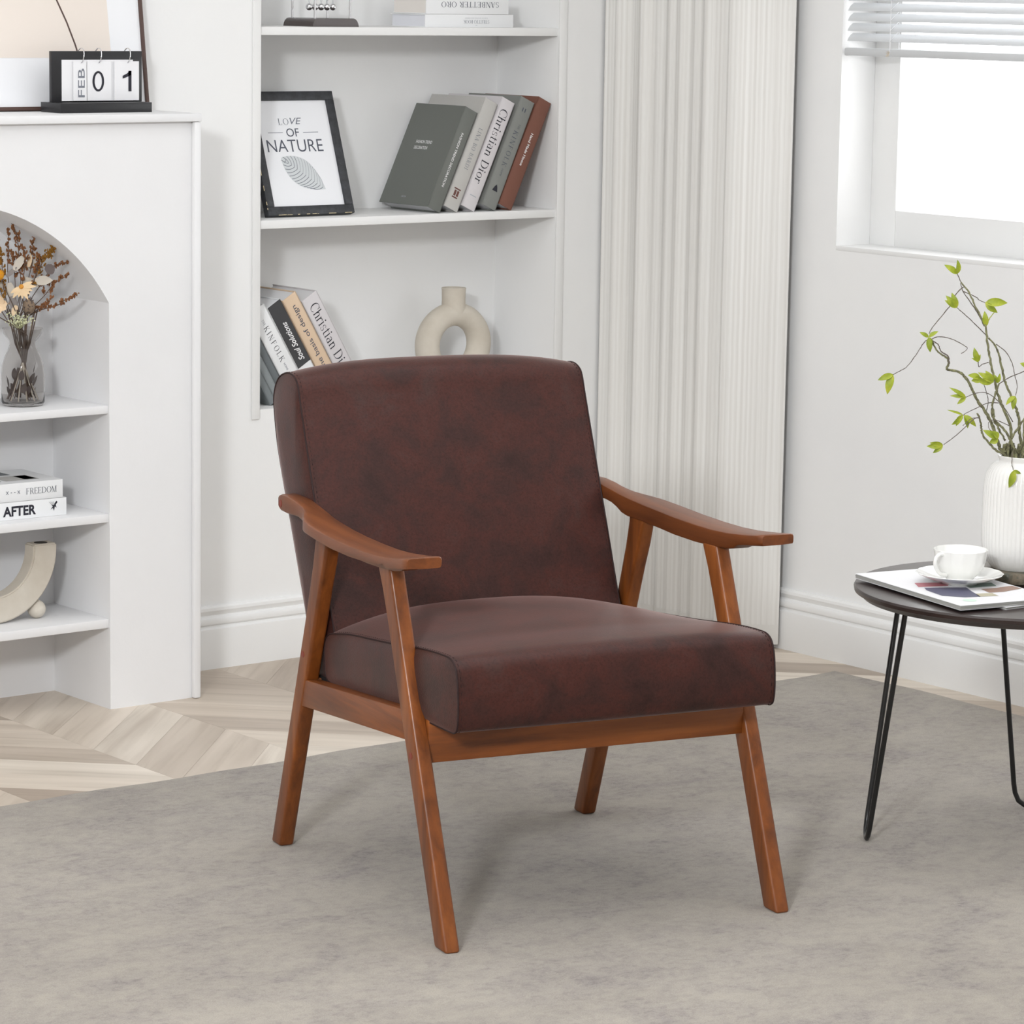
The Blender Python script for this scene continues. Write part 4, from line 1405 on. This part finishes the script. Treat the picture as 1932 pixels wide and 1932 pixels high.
# ------------------------------------------------------------------ leaning poster
po = empty('leaning_poster', (3.31, 5.698, MT + 0.0017))
po.rotation_euler = (math.radians(-7.6), 0, 0)
tag(po, 'large brown framed beige abstract poster leaning on the mantel', 'picture')
PW, PH, PM = 0.314, 0.42, 0.0075
for nm, a in (('frame_rail', (-PW, PW, 0, PM)), ('frame_rail', (-PW, PW, PH - PM, PH)), ('frame_stile', (-PW, -PW + PM, PM, PH - PM)), ('frame_stile', (PW - PM, PW, PM, PH - PM))):
    box(nm, a[0], a[1], 0, 0.0125, a[2], a[3], 'frame_brown', po, 0.0008)
box('sheet', -PW + PM, PW - PM, 0.005, 0.007, PM, PH - PM, 'print_white', po)
flat_poly('beige_field', [(-0.23, 0.0047, 0.104), (0.234, 0.0047, 0.104), (0.231, 0.0047, 0.36), (-0.23, 0.0047, 0.36)], 'print_beige', po)
bm = bmesh.new()
stroke(bm, [Vector((0.163, 0.09)), Vector((0.152, 0.13)), Vector((0.136, 0.175)), Vector((0.116, 0.22)), Vector((0.09, 0.27)), Vector((0.06, 0.32))], 0.0036, 0.0044)
obj('painted_line', bm, 'frame_brown', po, recalc=False)

# ------------------------------------------------------------------ books and sculpture in the arch
G = 'books lying in the arched niche'
b = flat_book((3.089, 5.572, 0.3972), 0.258, 0.166, 0.0350, 'cover_white', 'white book with bold black AFTER lettering at the bottom of the niche pair', G)
lettering(sans_polys('AFTER', 0.035), 'ink_black', b, (0.151, 0, 0.0170), (1, 0, 0), (0, 0, 1), 0.074, 0.0200)
bm = bmesh.new()
for poly in ([(0.221, 0.013), (0.226, 0.019), (0.224, 0.023), (0.229, 0.0215), (0.231, 0.026), (0.235, 0.030), (0.237, 0.027), (0.233, 0.022), (0.235, 0.016), (0.231, 0.019), (0.229, 0.010), (0.2265, 0.016)],):
    bm.faces.new([bm.verts.new((p[0], -0.0004, p[1])) for p in poly])
for k in range(4):
    stroke(bm, [Vector((0.218 + 0.003 * k, 0.029)), Vector((0.225 + 0.002 * k, 0.021))], 0.0005, -0.0004)
obj('emblem', bm, 'ink_black', b, recalc=False)
b = flat_book((3.079, 5.574, 0.3972 + 0.0353), 0.261, 0.163, 0.0365, 'cover_white', 'white book with thin grey FREEDOM lettering and a picture cover, on top', G)
lettering(serif_polys('FREEDOM'), 'ink_dim', b, (0.212, 0, 0.0185), (1, 0, 0), (0, 0, 1), 0.069, 0.0125)
lettering(sans_polys('x - - x'), 'ink_grey', b, (0.148, 0, 0.0185), (1, 0, 0), (0, 0, 1), 0.032, 0.0065)
for q, mm in (([(0.03, 0.10), (0.20, 0.10), (0.20, 0.15), (0.03, 0.15)], 'cover_slate_dark'), ([(0.15, 0.03), (0.225, 0.03), (0.225, 0.085), (0.15, 0.085)], 'cover_grey'), ([(0.195, 0.035), (0.222, 0.035), (0.222, 0.082), (0.195, 0.082)], 'cover_stone'), ([(0.03, 0.03), (0.14, 0.03), (0.14, 0.07), (0.03, 0.07)], 'cover_stone')):
    flat_poly('cover_picture', [(p[0], p[1], 0.0368) for p in q], mm, b)

sv = empty('arch_sculpture', (3.205, 5.625, 0.184))
tag(sv, 'beige clay U-shaped vase balanced on small balls in the lower niche', 'vase')
bm = bmesh.new()
ri, ro, hd2 = 0.087, 0.140, 0.019
rings = []
for k in range(33):
    a = math.pi + math.pi * k / 32
    c_, s_ = math.cos(a), math.sin(a)
    zc = 0.1415
    rings.append([bm.verts.new((r * c_, y, zc + r * s_)) for r, y in ((ri, -hd2), (ro, -hd2), (ro, hd2), (ri, hd2))])
rings.insert(0, [bm.verts.new((v_.co.x, v_.co.y, 0.152)) for v_ in rings[0]])
rings.append([bm.verts.new((v_.co.x, v_.co.y, 0.152)) for v_ in rings[-1]])
for A, B in zip(rings, rings[1:]):
    for k in range(4):
        bm.faces.new((A[k], A[(k + 1) % 4], B[(k + 1) % 4], B[k]))
bm.faces.new(rings[0]); bm.faces.new(rings[-1][::-1])
bmesh.ops.recalc_face_normals(bm, faces=bm.faces)
es = [e for e in bm.edges if len(e.link_faces) == 2 and e.calc_face_angle(0) > 0.6]
bmesh.ops.bevel(bm, geom=es, offset=0.003, segments=2, affect='EDGES')
obj('curved_body', bm, 'clay_beige', sv, smooth=40)
disc('opening', ((ri + ro) / 2, 0, 0.1521), 0.0135, 'z', 'hole_shade', sv, 0.0006)  # flat disc, the shade of a hole painted on the closed end
disc('opening', (-(ri + ro) / 2, 0, 0.1521), 0.0135, 'z', 'hole_shade', sv, 0.0006)
for x in (-0.103, 0.103):
    bm = bmesh.new()
    add_ball(bm, (x, 0, 0.0185), 0.0185, 24, 16)
    obj('ball_foot', bm, 'clay_beige', sv, smooth=180)


# ------------------------------------------------------------------ glass vase with dried flowers
GV = Vector((3.284, 5.630, 0.6145))
gv = empty('glass_vase', GV)
tag(gv, 'smoky glass vase with a flared lip in the arched niche', 'vase')
bm = bmesh.new()
oprof = [(0.0, 0.0), (0.036, 0.0), (0.040, 0.002), (0.0425, 0.007), (0.0432, 0.03), (0.0432, 0.055), (0.0415, 0.078), (0.037, 0.094), (0.030, 0.108), (0.0258, 0.120), (0.0265, 0.127), (0.033, 0.135), (0.0385, 0.143), (0.0400, 0.152)]
iprof = [(0.0388, 0.152), (0.0372, 0.1435), (0.032, 0.1362), (0.0252, 0.128), (0.0244, 0.120), (0.0286, 0.1075), (0.0356, 0.093), (0.040, 0.077), (0.0417, 0.055), (0.0417, 0.03), (0.041, 0.009), (0.038, 0.006), (0.0, 0.006)]
add_lathe(bm, oprof + iprof, 48)
obj('glass_body', bm, 'smoked_glass', gv, smooth=60)

bq = empty('dried_bouquet', (GV.x, GV.y, GV.z), math.radians(-38.8))
tag(bq, 'dried flower bouquet in rust, cream and yellow in the glass vase', 'flowers')
K = lambda x, y, d=0.0: Vector((0.0002156 * x - 0.0521, d, 0.4077 - 0.000218 * y))
random.seed(42)


def bud_cluster(bm, p, n, spread, r, up=Vector((0, 0, 1))):
    for _ in range(n):
        q = p + Vector((random.gauss(0, spread), random.gauss(0, spread), random.gauss(0, spread)))
        b = bmesh.new()
        bmesh.ops.create_icosphere(b, subdivisions=1, radius=r * random.uniform(0.7, 1.3))
        M = Matrix.Rotation(random.uniform(0, 6), 3, 'X')
        for v_ in b.verts:
            v_.co = M @ Vector((v_.co.x, v_.co.y, v_.co.z * 1.9)) + q
        merge(bm, b)


def sprig(pts, d0, d1, material, bud_n, buds_from=0.45, side=0.012, r=0.0016):
    """feathery dried sprig: stem with side twigs carrying little buds"""
    P = [K(p[0], p[1], d0 + (d1 - d0) * i / (len(pts) - 1)) for i, p in enumerate(pts)]
    neck = Vector((random.uniform(-0.012, 0.012), random.uniform(-0.012, 0.012), 0.125))
    foot = Vector((-neck.x * 2.2 + random.uniform(-0.012, 0.012), -neck.y * 2, 0.012))
    L = spline([foot, neck] + P, 6)
    s = tube('sprig_stem', L, [0.0009] * (len(L) - 6) + [0.0007] * 6, 'dry_stem', bq, 5)
    bm = bmesh.new()
    m0 = int(len(L) * buds_from)
    for k in range(bud_n):
        t = k / max(1, bud_n - 1)
        i = min(len(L) - 1, int(m0 + (len(L) - 1 - m0) * t))
        p = L[i]
        dr = (L[min(i + 1, len(L) - 1)] - L[max(0, i - 1)]).normalized()
        sd = Vector((random.uniform(-1, 1), random.uniform(-1, 1), random.uniform(-0.2, 0.6)))
        q = p + (dr * 0.7 + sd).normalized() * side * (1.15 - 0.75 * t) * random.uniform(0.5, 1.2)
        add_tube(bm, [p, q], 0.0004, 4)
        for h_ in range(3):
            bud_cluster(bm, p.lerp(q, 0.55 + 0.22 * h_), 2, 0.0011, r)
    obj('buds', bm, material, s)['kind'] = 'stuff'


for pts, d0, d1, mm, nb, bf, sd in (
        ([(180, 1100), (230, 800), (215, 480), (200, 330), (150, 215)], 0.0, -0.01, 'dry_rust', 26, 0.55, 0.014),
        ([(170, 1100), (110, 700), (118, 450), (110, 290)], 0.0, 0.01, 'dry_rust', 14, 0.66, 0.010),
        ([(160, 1120), (70, 800), (60, 560), (25, 410)], 0.0, 0.0, 'dry_mustard', 30, 0.50, 0.014),
        ([(200, 1100), (330, 600), (335, 450), (345, 340)], 0.0, 0.01, 'dry_rust', 18, 0.58, 0.012),
        ([(210, 1100), (400, 640), (470, 520), (540, 440)], 0.0, -0.01, 'dry_mustard', 40, 0.52, 0.018),
        ([(210, 1100), (420, 760), (520, 620), (640, 580)], 0.0, 0.01, 'dry_rust', 20, 0.58, 0.013),
        ([(230, 1110), (440, 880), (540, 760), (660, 690)], 0.0, 0.0, 'dry_rust', 20, 0.60, 0.013),
        ([(240, 1120), (400, 1010), (560, 960), (650, 900), (745, 855)], 0.0, -0.02, 'dry_rust', 24, 0.50, 0.012),
        ([(240, 1120), (360, 1020), (450, 960), (530, 880)], 0.0, -0.03, 'dry_rust', 18, 0.52, 0.013),
        ([(200, 1100), (260, 700), (280, 540), (270, 440)], 0.0, -0.02, 'dry_rust', 18, 0.58, 0.013),
        ([(190, 1100), (180, 760), (170, 560), (160, 500)], 0.0, -0.01, 'dry_rust', 14, 0.62, 0.012),
        ([(210, 1100), (360, 720), (390, 580), (410, 500)], 0.0, -0.02, 'dry_rust', 16, 0.58, 0.012),
        ([(150, 1110), (20, 780), (-60, 600), (-110, 480)], 0.0, 0.01, 'dry_mustard', 22, 0.52, 0.014),
        ([(150, 1110), (-40, 860), (-160, 740), (-240, 660)], 0.0, 0.0, 'dry_rust', 20, 0.55, 0.013)):
    sprig(pts, d0, d1, mm, nb, bf, sd)


def petal(bm, c, d, length, width, nrm, curl=0.25, n=5):
    d = d.normalized()
    s = d.cross(nrm).normalized()
    nrm = s.cross(d).normalized()
    L, R = [], []
    for k in range(n + 1):
        t = k / n
        w = width * math.sin(math.pi * (0.12 + 0.86 * t)) ** 0.8
        p = c + d * (length * t) + nrm * (curl * length * t * t)
        L.append(bm.verts.new(p + s * w / 2))
        R.append(bm.verts.new(p - s * w / 2 ))
    for k in range(n):
        bm.faces.new((L[k], L[k + 1], R[k + 1], R[k]))


def leaf_petal(name, c, d, length, width, nrm, material, parent, curl=0.25):
    bm = bmesh.new()
    petal(bm, c, d, length, width, nrm, curl)
    return obj(name, bm, material, parent, smooth=180, recalc=False)


TOCAM = Vector((0, -1, 0.15)).normalized()


def flower_stem(p, parent=None):
    neck = Vector((random.uniform(-0.014, 0.014), random.uniform(-0.014, 0.014), 0.125))
    foot = Vector((-neck.x * 2, -neck.y * 2, 0.012))
    return tube('flower_stem', spline([foot, neck, p], 6), 0.0011, 'dry_stem', bq, 6)


# yellow button flower
p = K(55, 680, -0.035)
s = flower_stem(p)
bm = bmesh.new()
add_ball(bm, p, 0.0105, 20, 14)
o = obj('button_head', bm, 'dry_yellow', s, smooth=180)
bm = bmesh.new()
for k in range(150):
    u, a = random.uniform(-1, 1), random.uniform(0, 6.28)
    n_ = Vector((math.sqrt(1 - u * u) * math.cos(a), math.sqrt(1 - u * u) * math.sin(a), u))
    b = bmesh.new()
    bmesh.ops.create_icosphere(b, subdivisions=1, radius=0.0011)
    for v_ in b.verts:
        v_.co += p + n_ * 0.0103
    merge(bm, b)
obj('florets', bm, 'dry_orange', s)['kind'] = 'stuff'
# cream daisy hanging forward
p = K(262, 780, -0.04)
s = flower_stem(p)
bm = bmesh.new()
add_ball(bm, p, 0.0048, 14, 10)
obj('flower_heart', bm, 'dry_orange', s, smooth=180)
for k in range(9):
    a = math.radians(-150 + 22 * k)
    leaf_petal('petal', p, Vector((math.cos(a), -0.25, math.sin(a))), 0.024 + 0.004 * math.sin(k * 2), 0.0085, TOCAM, 'dry_cream', s, -0.25)
# pale round flowers at the left
for cx, cy, col in ((40, 940, 'dry_peach'), (-40, 1000, 'dry_cream')):
    p = K(cx, cy, -0.04)
    s = flower_stem(p)
    for k in range(9):
        a = k * 0.72
        ring = 0.55 if k % 2 else 0.95
        leaf_petal('petal', p + Vector((math.cos(a) * 0.004, 0.004, math.sin(a) * 0.004)), Vector((math.cos(a), -0.7 + ring * 0.6, math.sin(a))), 0.018, 0.016, TOCAM, col, s, 0.35)
# beige dry leaves
for cx, cy, ang, ln, wd, col in ((190, 640, 60, 0.036, 0.016, 'dry_beige'), (250, 720, -25, 0.034, 0.015, 'dry_beige'), (360, 740, 5, 0.036, 0.020, 'dry_beige'), (130, 760, -80, 0.034, 0.016, 'dry_beige'),
                                 (110, 700, 40, 0.030, 0.010, 'dry_grey'), (470, 650, 30, 0.022, 0.022, 'dry_taupe'), (250, 640, 35, 0.030, 0.013, 'dry_beige'), (150, 880, -70, 0.034, 0.017, 'dry_grey'),
                                 (60, 790, 160, 0.030, 0.018, 'dry_beige'), (20, 860, 200, 0.03, 0.02, 'dry_beige'), (-20, 760, 150, 0.03, 0.018, 'dry_beige'), (340, 700, 60, 0.028, 0.012, 'dry_grey'), (300, 620, 80, 0.026, 0.010, 'dry_peach'), (200, 960, 250, 0.022, 0.012, 'dry_peach'), (90, 900, 210, 0.03, 0.014, 'dry_grey')):
    a = math.radians(ang)
    p = K(cx, cy, random.uniform(-0.03, 0.01))
    leaf_petal('dry_leaf', p, Vector((math.cos(a), random.uniform(-0.3, 0.3), math.sin(a))), ln, wd, TOCAM + Vector((random.uniform(-0.4, 0.4), 0, random.uniform(-0.4, 0.4))), col, bq, random.uniform(-0.2, 0.3))
# scaly seed pod
p = K(325, 960, -0.035)
s = flower_stem(p)
bm = bmesh.new()
add_ball(bm, p, 0.0125, 16, 12, 1.2)
obj('seed_pod', bm, 'dry_pod', s, smooth=180)
bm = bmesh.new()
for k in range(70):
    u, a = random.uniform(-1, 1), random.uniform(0, 6.28)
    n_ = Vector((math.sqrt(1 - u * u) * math.cos(a), math.sqrt(1 - u * u) * math.sin(a), u))
    petal(bm, p + Vector((n_.x, n_.y, n_.z * 1.2)) * 0.0123, (n_ + Vector((0, 0, 0.8))), 0.005, 0.004, n_, 0.2, 2)
obj('pod_scales', bm, 'dry_taupe', s, recalc=False)['kind'] = 'stuff'
# little greenish white bloom cluster above the lip
bm = bmesh.new()
for k in range(130):
    q = K(random.gauss(240, 55), random.gauss(1080, 28), random.gauss(-0.03, 0.008))
    b = bmesh.new()
    bmesh.ops.create_icosphere(b, subdivisions=1, radius=random.uniform(0.0009, 0.0017))
    for v_ in b.verts:
        v_.co += q
    merge(bm, b)
    if k % 3 == 0:
        add_tube(bm, [K(220, 1180, -0.01), q], 0.0003, 4)
o = obj('bloom_cluster', bm, 'dry_green', bq)
o['kind'] = 'stuff'
# stems and dark leaves standing inside the glass
for k in range(13):
    a = k * 1.9
    tube('vase_stem', [Vector((0.030 * math.cos(a), 0.030 * math.sin(a), 0.009)), Vector((-0.014 * math.cos(a), -0.014 * math.sin(a), 0.120)), Vector((-0.03 * math.cos(a), -0.02 * math.sin(a), 0.19))], 0.0013, 'dry_stem' if k % 3 else 'dry_beige', bq, 6)
for k in range(16):
    a = k * 2.4
    r = 0.018 + 0.014 * ((k * 7) % 5) / 5
    leaf_petal('vase_leaf', Vector((r * math.cos(a), r * math.sin(a), 0.015 + 0.006 * (k % 9))), Vector((math.cos(a + 1) * 0.4, math.sin(a + 1) * 0.4, 1)), 0.022, 0.013, Vector((math.cos(a), math.sin(a), 0.1)), 'dry_taupe', bq, 0.1)

# ------------------------------------------------------------------ green twigs in the ribbed vase
tw = empty('green_twigs', (VP.x, VP.y, VZ), math.radians(-38.8))
tag(tw, 'bare green twigs with small bright leaves standing in the ribbed vase', 'branches')
Q = lambda x, y, d=0.0: Vector((0.0001892 * x - 0.3053, d, 0.5459 - 0.000191 * y))
random.seed(17)


def branch(pts, d0, d1, r0, r1, material, rooted=True, rough=0.00045, parent=tw, name='branch'):
    P = [Q(p[0], p[1], d0 + (d1 - d0) * (i / max(1, len(pts) - 1))) for i, p in enumerate(pts)]
    if rooted:
        b0 = P[0]
        k = min(1.0, 0.036 / max(0.001, math.hypot(b0.x, b0.y)))
        P[0] = Vector((b0.x * k, b0.y * k, b0.z))
        P = [Vector((-P[0].x * 0.8, -P[0].y * 0.8, 0.020)), Vector((P[0].x * 0.6, P[0].y * 0.6, 0.135))] + P
    L = spline(P, 6)
    L = [q + Vector((random.gauss(0, rough), random.gauss(0, rough), 0)) if 0 < i < len(L) - 1 else q for i, q in enumerate(L)]
    n = len(L)
    rr = [(r0 + (r1 - r0) * i / (n - 1)) * random.uniform(0.85, 1.2) for i in range(n)]
    o = tube(name, L, rr, material, parent, 7)
    return o


def leaf(parent, x, y, d, ang, ln, wd=None, tilt=0.0):
    """folded almond leaf; ln in the same sketch units as x and y"""
    L = ln * 0.000190
    wd = (wd or ln * 0.40) * 0.000190
    a = math.radians(ang)
    d_ = Vector((math.cos(a), tilt, math.sin(a))).normalized()
    nrm = Vector((random.uniform(-0.5, 0.5), -1, random.uniform(-0.2, 0.7)))
    s = d_.cross(nrm).normalized()
    nr = s.cross(d_).normalized()
    c = Q(x, y, d)
    bm = bmesh.new()
    prev = None
    n = 7
    for k in range(n + 1):
        t = k / n
        w = wd * (math.sin(math.pi * t ** 0.8) ** 0.85 if 0 < t < 1 else 0.03)
        p = c + d_ * (L * t) + nr * (0.10 * L * math.sin(t * 3.0))
        row = [bm.verts.new(p + s * w / 2 + nr * w * 0.22), bm.verts.new(p), bm.verts.new(p - s * w / 2 + nr * w * 0.22)]
        if prev:
            bm.faces.new((prev[0], row[0], row[1], prev[1]))
            bm.faces.new((prev[1], row[1], row[2], prev[2]))
        prev = row
    o = obj('leaf', bm, 'leaf_green', parent, smooth=180, recalc=False)
    return o


A_ = branch([(1400, 1860), (1370, 1760), (1335, 1660), (1285, 1540), (1225, 1440), (1150, 1340), (1100, 1250), (1060, 1170), (1010, 1110), (965, 1080), (900, 1065), (855, 1055), (866, 1000), (853, 955), (800, 922), (750, 880), (722, 830), (702, 790)], -0.005, -0.04, 0.0032, 0.0014, 'bark_green')
tA = branch([(702, 790), (645, 800), (600, 860), (550, 940), (480, 1030), (430, 1060), (360, 1098)], -0.04, -0.05, 0.0008, 0.0006, 'twig_brown', False, 0.0003, name='twig')
for a_, l_ in ((202, 145), (256, 185)):
    leaf(tA, 360, 1096, -0.05, a_, l_)
tA2 = branch([(702, 785), (735, 765), (790, 760), (870, 775), (960, 815), (1020, 860), (965, 905)], -0.04, -0.045, 0.0008, 0.0006, 'twig_brown', False, 0.0003, name='twig')
tA3 = branch([(866, 1000), (855, 935), (790, 890), (760, 830), (705, 795)], -0.036, -0.04, 0.0011, 0.0009, 'twig_brown', False, 0.0003, name='twig')
for a_, l_ in ((152, 95), (32, 100), (-82, 135), (-60, 70)):
    leaf(tA3, 672, 765, -0.042, a_, l_)
B_ = branch([(1455, 1860), (1480, 1700), (1465, 1560), (1400, 1420), (1350, 1300), (1320, 1180), (1280, 1040), (1255, 920), (1235, 800), (1220, 700), (1170, 600), (1110, 490), (1060, 390), (1020, 340), (985, 300)], 0.0, 0.02, 0.0030, 0.0012, 'bark_green')
t1 = branch([(985, 300), (965, 255), (950, 225)], 0.02, 0.02, 0.0008, 0.0007, 'twig_brown', False, 0.0002, name='twig')
for a_, l_ in ((146, 145), (92, 130)):
    leaf(t1, 950, 228, 0.02, a_, l_)
t1 = branch([(1210, 690), (1150, 580), (1080, 480), (1010, 385), (985, 310)], 0.016, 0.022, 0.0009, 0.0007, 'twig_brown', False, 0.0002, name='twig')
t2 = branch([(1225, 765), (1100, 650), (1020, 580), (945, 520)], 0.012, 0.0, 0.0008, 0.0006, 'twig_brown', False, 0.0002, name='twig')
for a_, l_ in ((150, 130), (111, 145), (134, 150)):
    leaf(t2, 945, 520, 0.0, a_, l_)
t3 = branch([(1005, 380), (1080, 410), (1140, 440), (1160, 460), (1220, 485)], 0.02, 0.03, 0.0008, 0.0006, 'twig_brown', False, 0.0002, name='twig')
for a_, l_ in ((0, 200), (-38, 145)):
    leaf(t3, 1220, 485, 0.03, a_, l_)
t4 = branch([(1225, 720), (1222, 690), (1250, 620), (1290, 560)], 0.014, 0.01, 0.0009, 0.0007, 'leaf_green', False, 0.0002, name='twig')
leaf(t4, 1225, 690, 0.014, 98, 140)
t5 = branch([(1010, 345), (980, 360), (930, 410), (890, 490), (800, 600), (720, 695), (688, 745)], 0.02, -0.02, 0.0009, 0.0007, 'twig_brown', False, 0.0002, name='twig')
C_ = branch([(1560, 1860), (1580, 1750), (1560, 1640), (1545, 1500), (1500, 1390), (1450, 1280), (1400, 1160), (1360, 1030), (1330, 920), (1290, 840), (1230, 780)], 0.01, -0.01, 0.0032, 0.0014, 'bark_green')
t6 = branch([(1310, 840), (1400, 910), (1450, 1000), (1470, 1090), (1495, 1190), (1480, 1280)], 0.0, -0.03, 0.0008, 0.0006, 'twig_brown', False, 0.0002, name='twig')
for a_, l_ in ((226, 115), (262, 125)):
    leaf(t6, 1478, 1285, -0.03, a_, l_)
D_ = branch([(1500, 1860), (1490, 1750), (1420, 1620), (1345, 1545), (1290, 1480), (1285, 1380), (1310, 1260), (1340, 1180)], -0.012, -0.02, 0.0027, 0.0014, 'bark_green')
t7 = branch([(1340, 1180), (1430, 1120), (1540, 1070), (1600, 1025), (1680, 960)], -0.02, -0.03, 0.0009, 0.0006, 'twig_brown', False, 0.0002, name='twig')
for a_, l_ in ((158, 100), (120, 90), (70, 90), (20, 100)):
    leaf(t7, 1600, 1028, -0.03, a_, l_, 50)
t8 = branch([(1290, 1410), (1300, 1460), (1310, 1520), (1370, 1620), (1420, 1700)], -0.02, -0.01, 0.0018, 0.0018, 'bark_green', False, 0.0006, name='twig')
E_ = branch([(1395, 1860), (1330, 1780), (1270, 1720), (1210, 1660), (1178, 1600), (1165, 1530), (1140, 1460), (1118, 1428)], -0.02, -0.06, 0.0023, 0.0014, 'bark_green')
t9 = branch([(1140, 1462), (1090, 1475), (1010, 1550), (920, 1630), (820, 1705)], -0.06, -0.07, 0.0008, 0.0006, 'twig_brown', False, 0.0002, name='twig')
for a_, l_ in ((186, 145), (221, 115), (172, 120)):
    leaf(t9, 815, 1705, -0.07, a_, l_)
t10 = branch([(1145, 1465), (1075, 1470), (1030, 1500), (990, 1535)], -0.06, -0.065, 0.0007, 0.0005, 'twig_brown', False, 0.0002, name='twig')
F_ = branch([(1560, 1865), (1592, 1760), (1562, 1600), (1570, 1400), (1588, 1290), (1570, 1180), (1582, 1090), (1630, 1010)], -0.03, -0.05, 0.0027, 0.0013, 'bark_green')
G_ = branch([(1450, 1860), (1470, 1700), (1530, 1600), (1610, 1480), (1760, 1330), (1830, 1150), (1880, 1020)], -0.01, 0.01, 0.0026, 0.0012, 'bark_green')
for a_, l_ in ((100, 130), (40, 120), (150, 110)):
    leaf(G_, 1880, 1022, 0.01, a_, l_)
H_ = branch([(1640, 1860), (1700, 1700), (1760, 1560), (1900, 1420), (2000, 1250), (2120, 1180)], 0.0, 0.04, 0.0027, 0.0012, 'bark_green')
for x, y, a_ in ((2120, 1180, 20), (2120, 1180, 80), (2000, 1250, 120), (1900, 1420, -30), (1900, 1420, 40)):
    leaf(H_, x, y, 0.03, a_, 130)
I_ = branch([(1600, 1860), (1640, 1600), (1720, 1300), (1740, 1000), (1820, 760), (1800, 560)], 0.02, 0.06, 0.0030, 0.0012, 'bark_green')
for x, y, a_ in ((1800, 560, 60), (1800, 560, 120), (1820, 760, -20), (1820, 760, 30), (1740, 1000, 20)):
    leaf(I_, x, y, 0.05, a_, 135)
t11 = branch([(1480, 1530), (1400, 1410), (1300, 1310), (1200, 1255), (1100, 1262), (1020, 1290)], -0.01, -0.05, 0.0008, 0.0006, 'twig_brown', False, 0.0002, name='twig')
for a_, l_ in ((176, 145), (151, 175), (220, 100)):
    leaf(t11, 1020, 1290, -0.05, a_, l_, 38)
t12 = branch([(1345, 1362), (1240, 1358), (1130, 1400), (1030, 1440), (1000, 1455)], -0.01, -0.05, 0.0008, 0.0006, 'twig_brown', False, 0.0002, name='twig')
for x, a_, l_ in ((1000, 164, 150), (1000, 222, 135), (995, 242, 115), (1010, -74, 125), (1012, -44, 150)):
    leaf(t12, x, 1448, -0.05, a_, l_, 50 if a_ != 164 else 22)
t13 = branch([(1240, 1430), (1245, 1340), (1215, 1240), (1180, 1165)], -0.01, -0.03, 0.0008, 0.0006, 'twig_brown', False, 0.0002, name='twig')
for x, y, a_, l_ in ((1280, 1165, 150, 170), (1275, 1162, 126, 125), (1160, 1135, 166, 120), (1170, 1130, 195, 95), (1270, 1168, 168, 160)):
    leaf(t13, x, y, -0.03, a_, l_, 62)
t14 = branch([(1250, 1005), (1190, 1020), (1155, 1040), (1145, 1000), (1136, 990)], 0.0, -0.02, 0.0008, 0.0006, 'twig_brown', False, 0.0002, name='twig')
for a_, l_ in ((108, 135), (152, 70), (75, 70)):
    leaf(t14, 1140, 990, -0.02, a_, l_)
t15 = branch([(1440, 1560), (1340, 1515), (1270, 1510), (1245, 1540), (1260, 1590), (1330, 1625)], -0.02, -0.04, 0.0007, 0.0005, 'twig_brown', False, 0.0002, name='twig')
for a_, l_ in ((151, 160), (206, 85), (130, 90)):
    leaf(t15, 1330, 1665, -0.04, a_, l_, 62)
t16 = branch([(1330, 1185), (1320, 1150)], -0.005, -0.01, 0.0008, 0.0006, 'twig_brown', False, 0.0001, name='twig')
for a_ in (118, 80):
    leaf(t16, 1330, 1182, -0.012, a_, 90, 34)
# leaf hanging over the rim in front of the vase
t17 = branch([(1470, 1790), (1462, 1850), (1455, 1885), (1462, 1925)], -0.030, -0.060, 0.0007, 0.0006, 'twig_brown', False, 0.0001, name='twig')
leaf(t17, 1462, 1925, -0.066, 256, 165, 70)
leaf(t17, 1462, 1925, -0.066, -24, 70, 34)
# mossy clump of stems at the mouth
random.seed(4)
for k in range(9):
    x = 1420 + 20 * k
    branch([(x, 1865), (x + random.uniform(-12, 12), 1800), (x + random.uniform(-20, 20), 1735 + 10 * (k % 3))], random.uniform(-0.02, 0.02), random.uniform(-0.02, 0.02), 0.0036, 0.0026, 'bark_green', True, 0.0008, name='stem_stub')
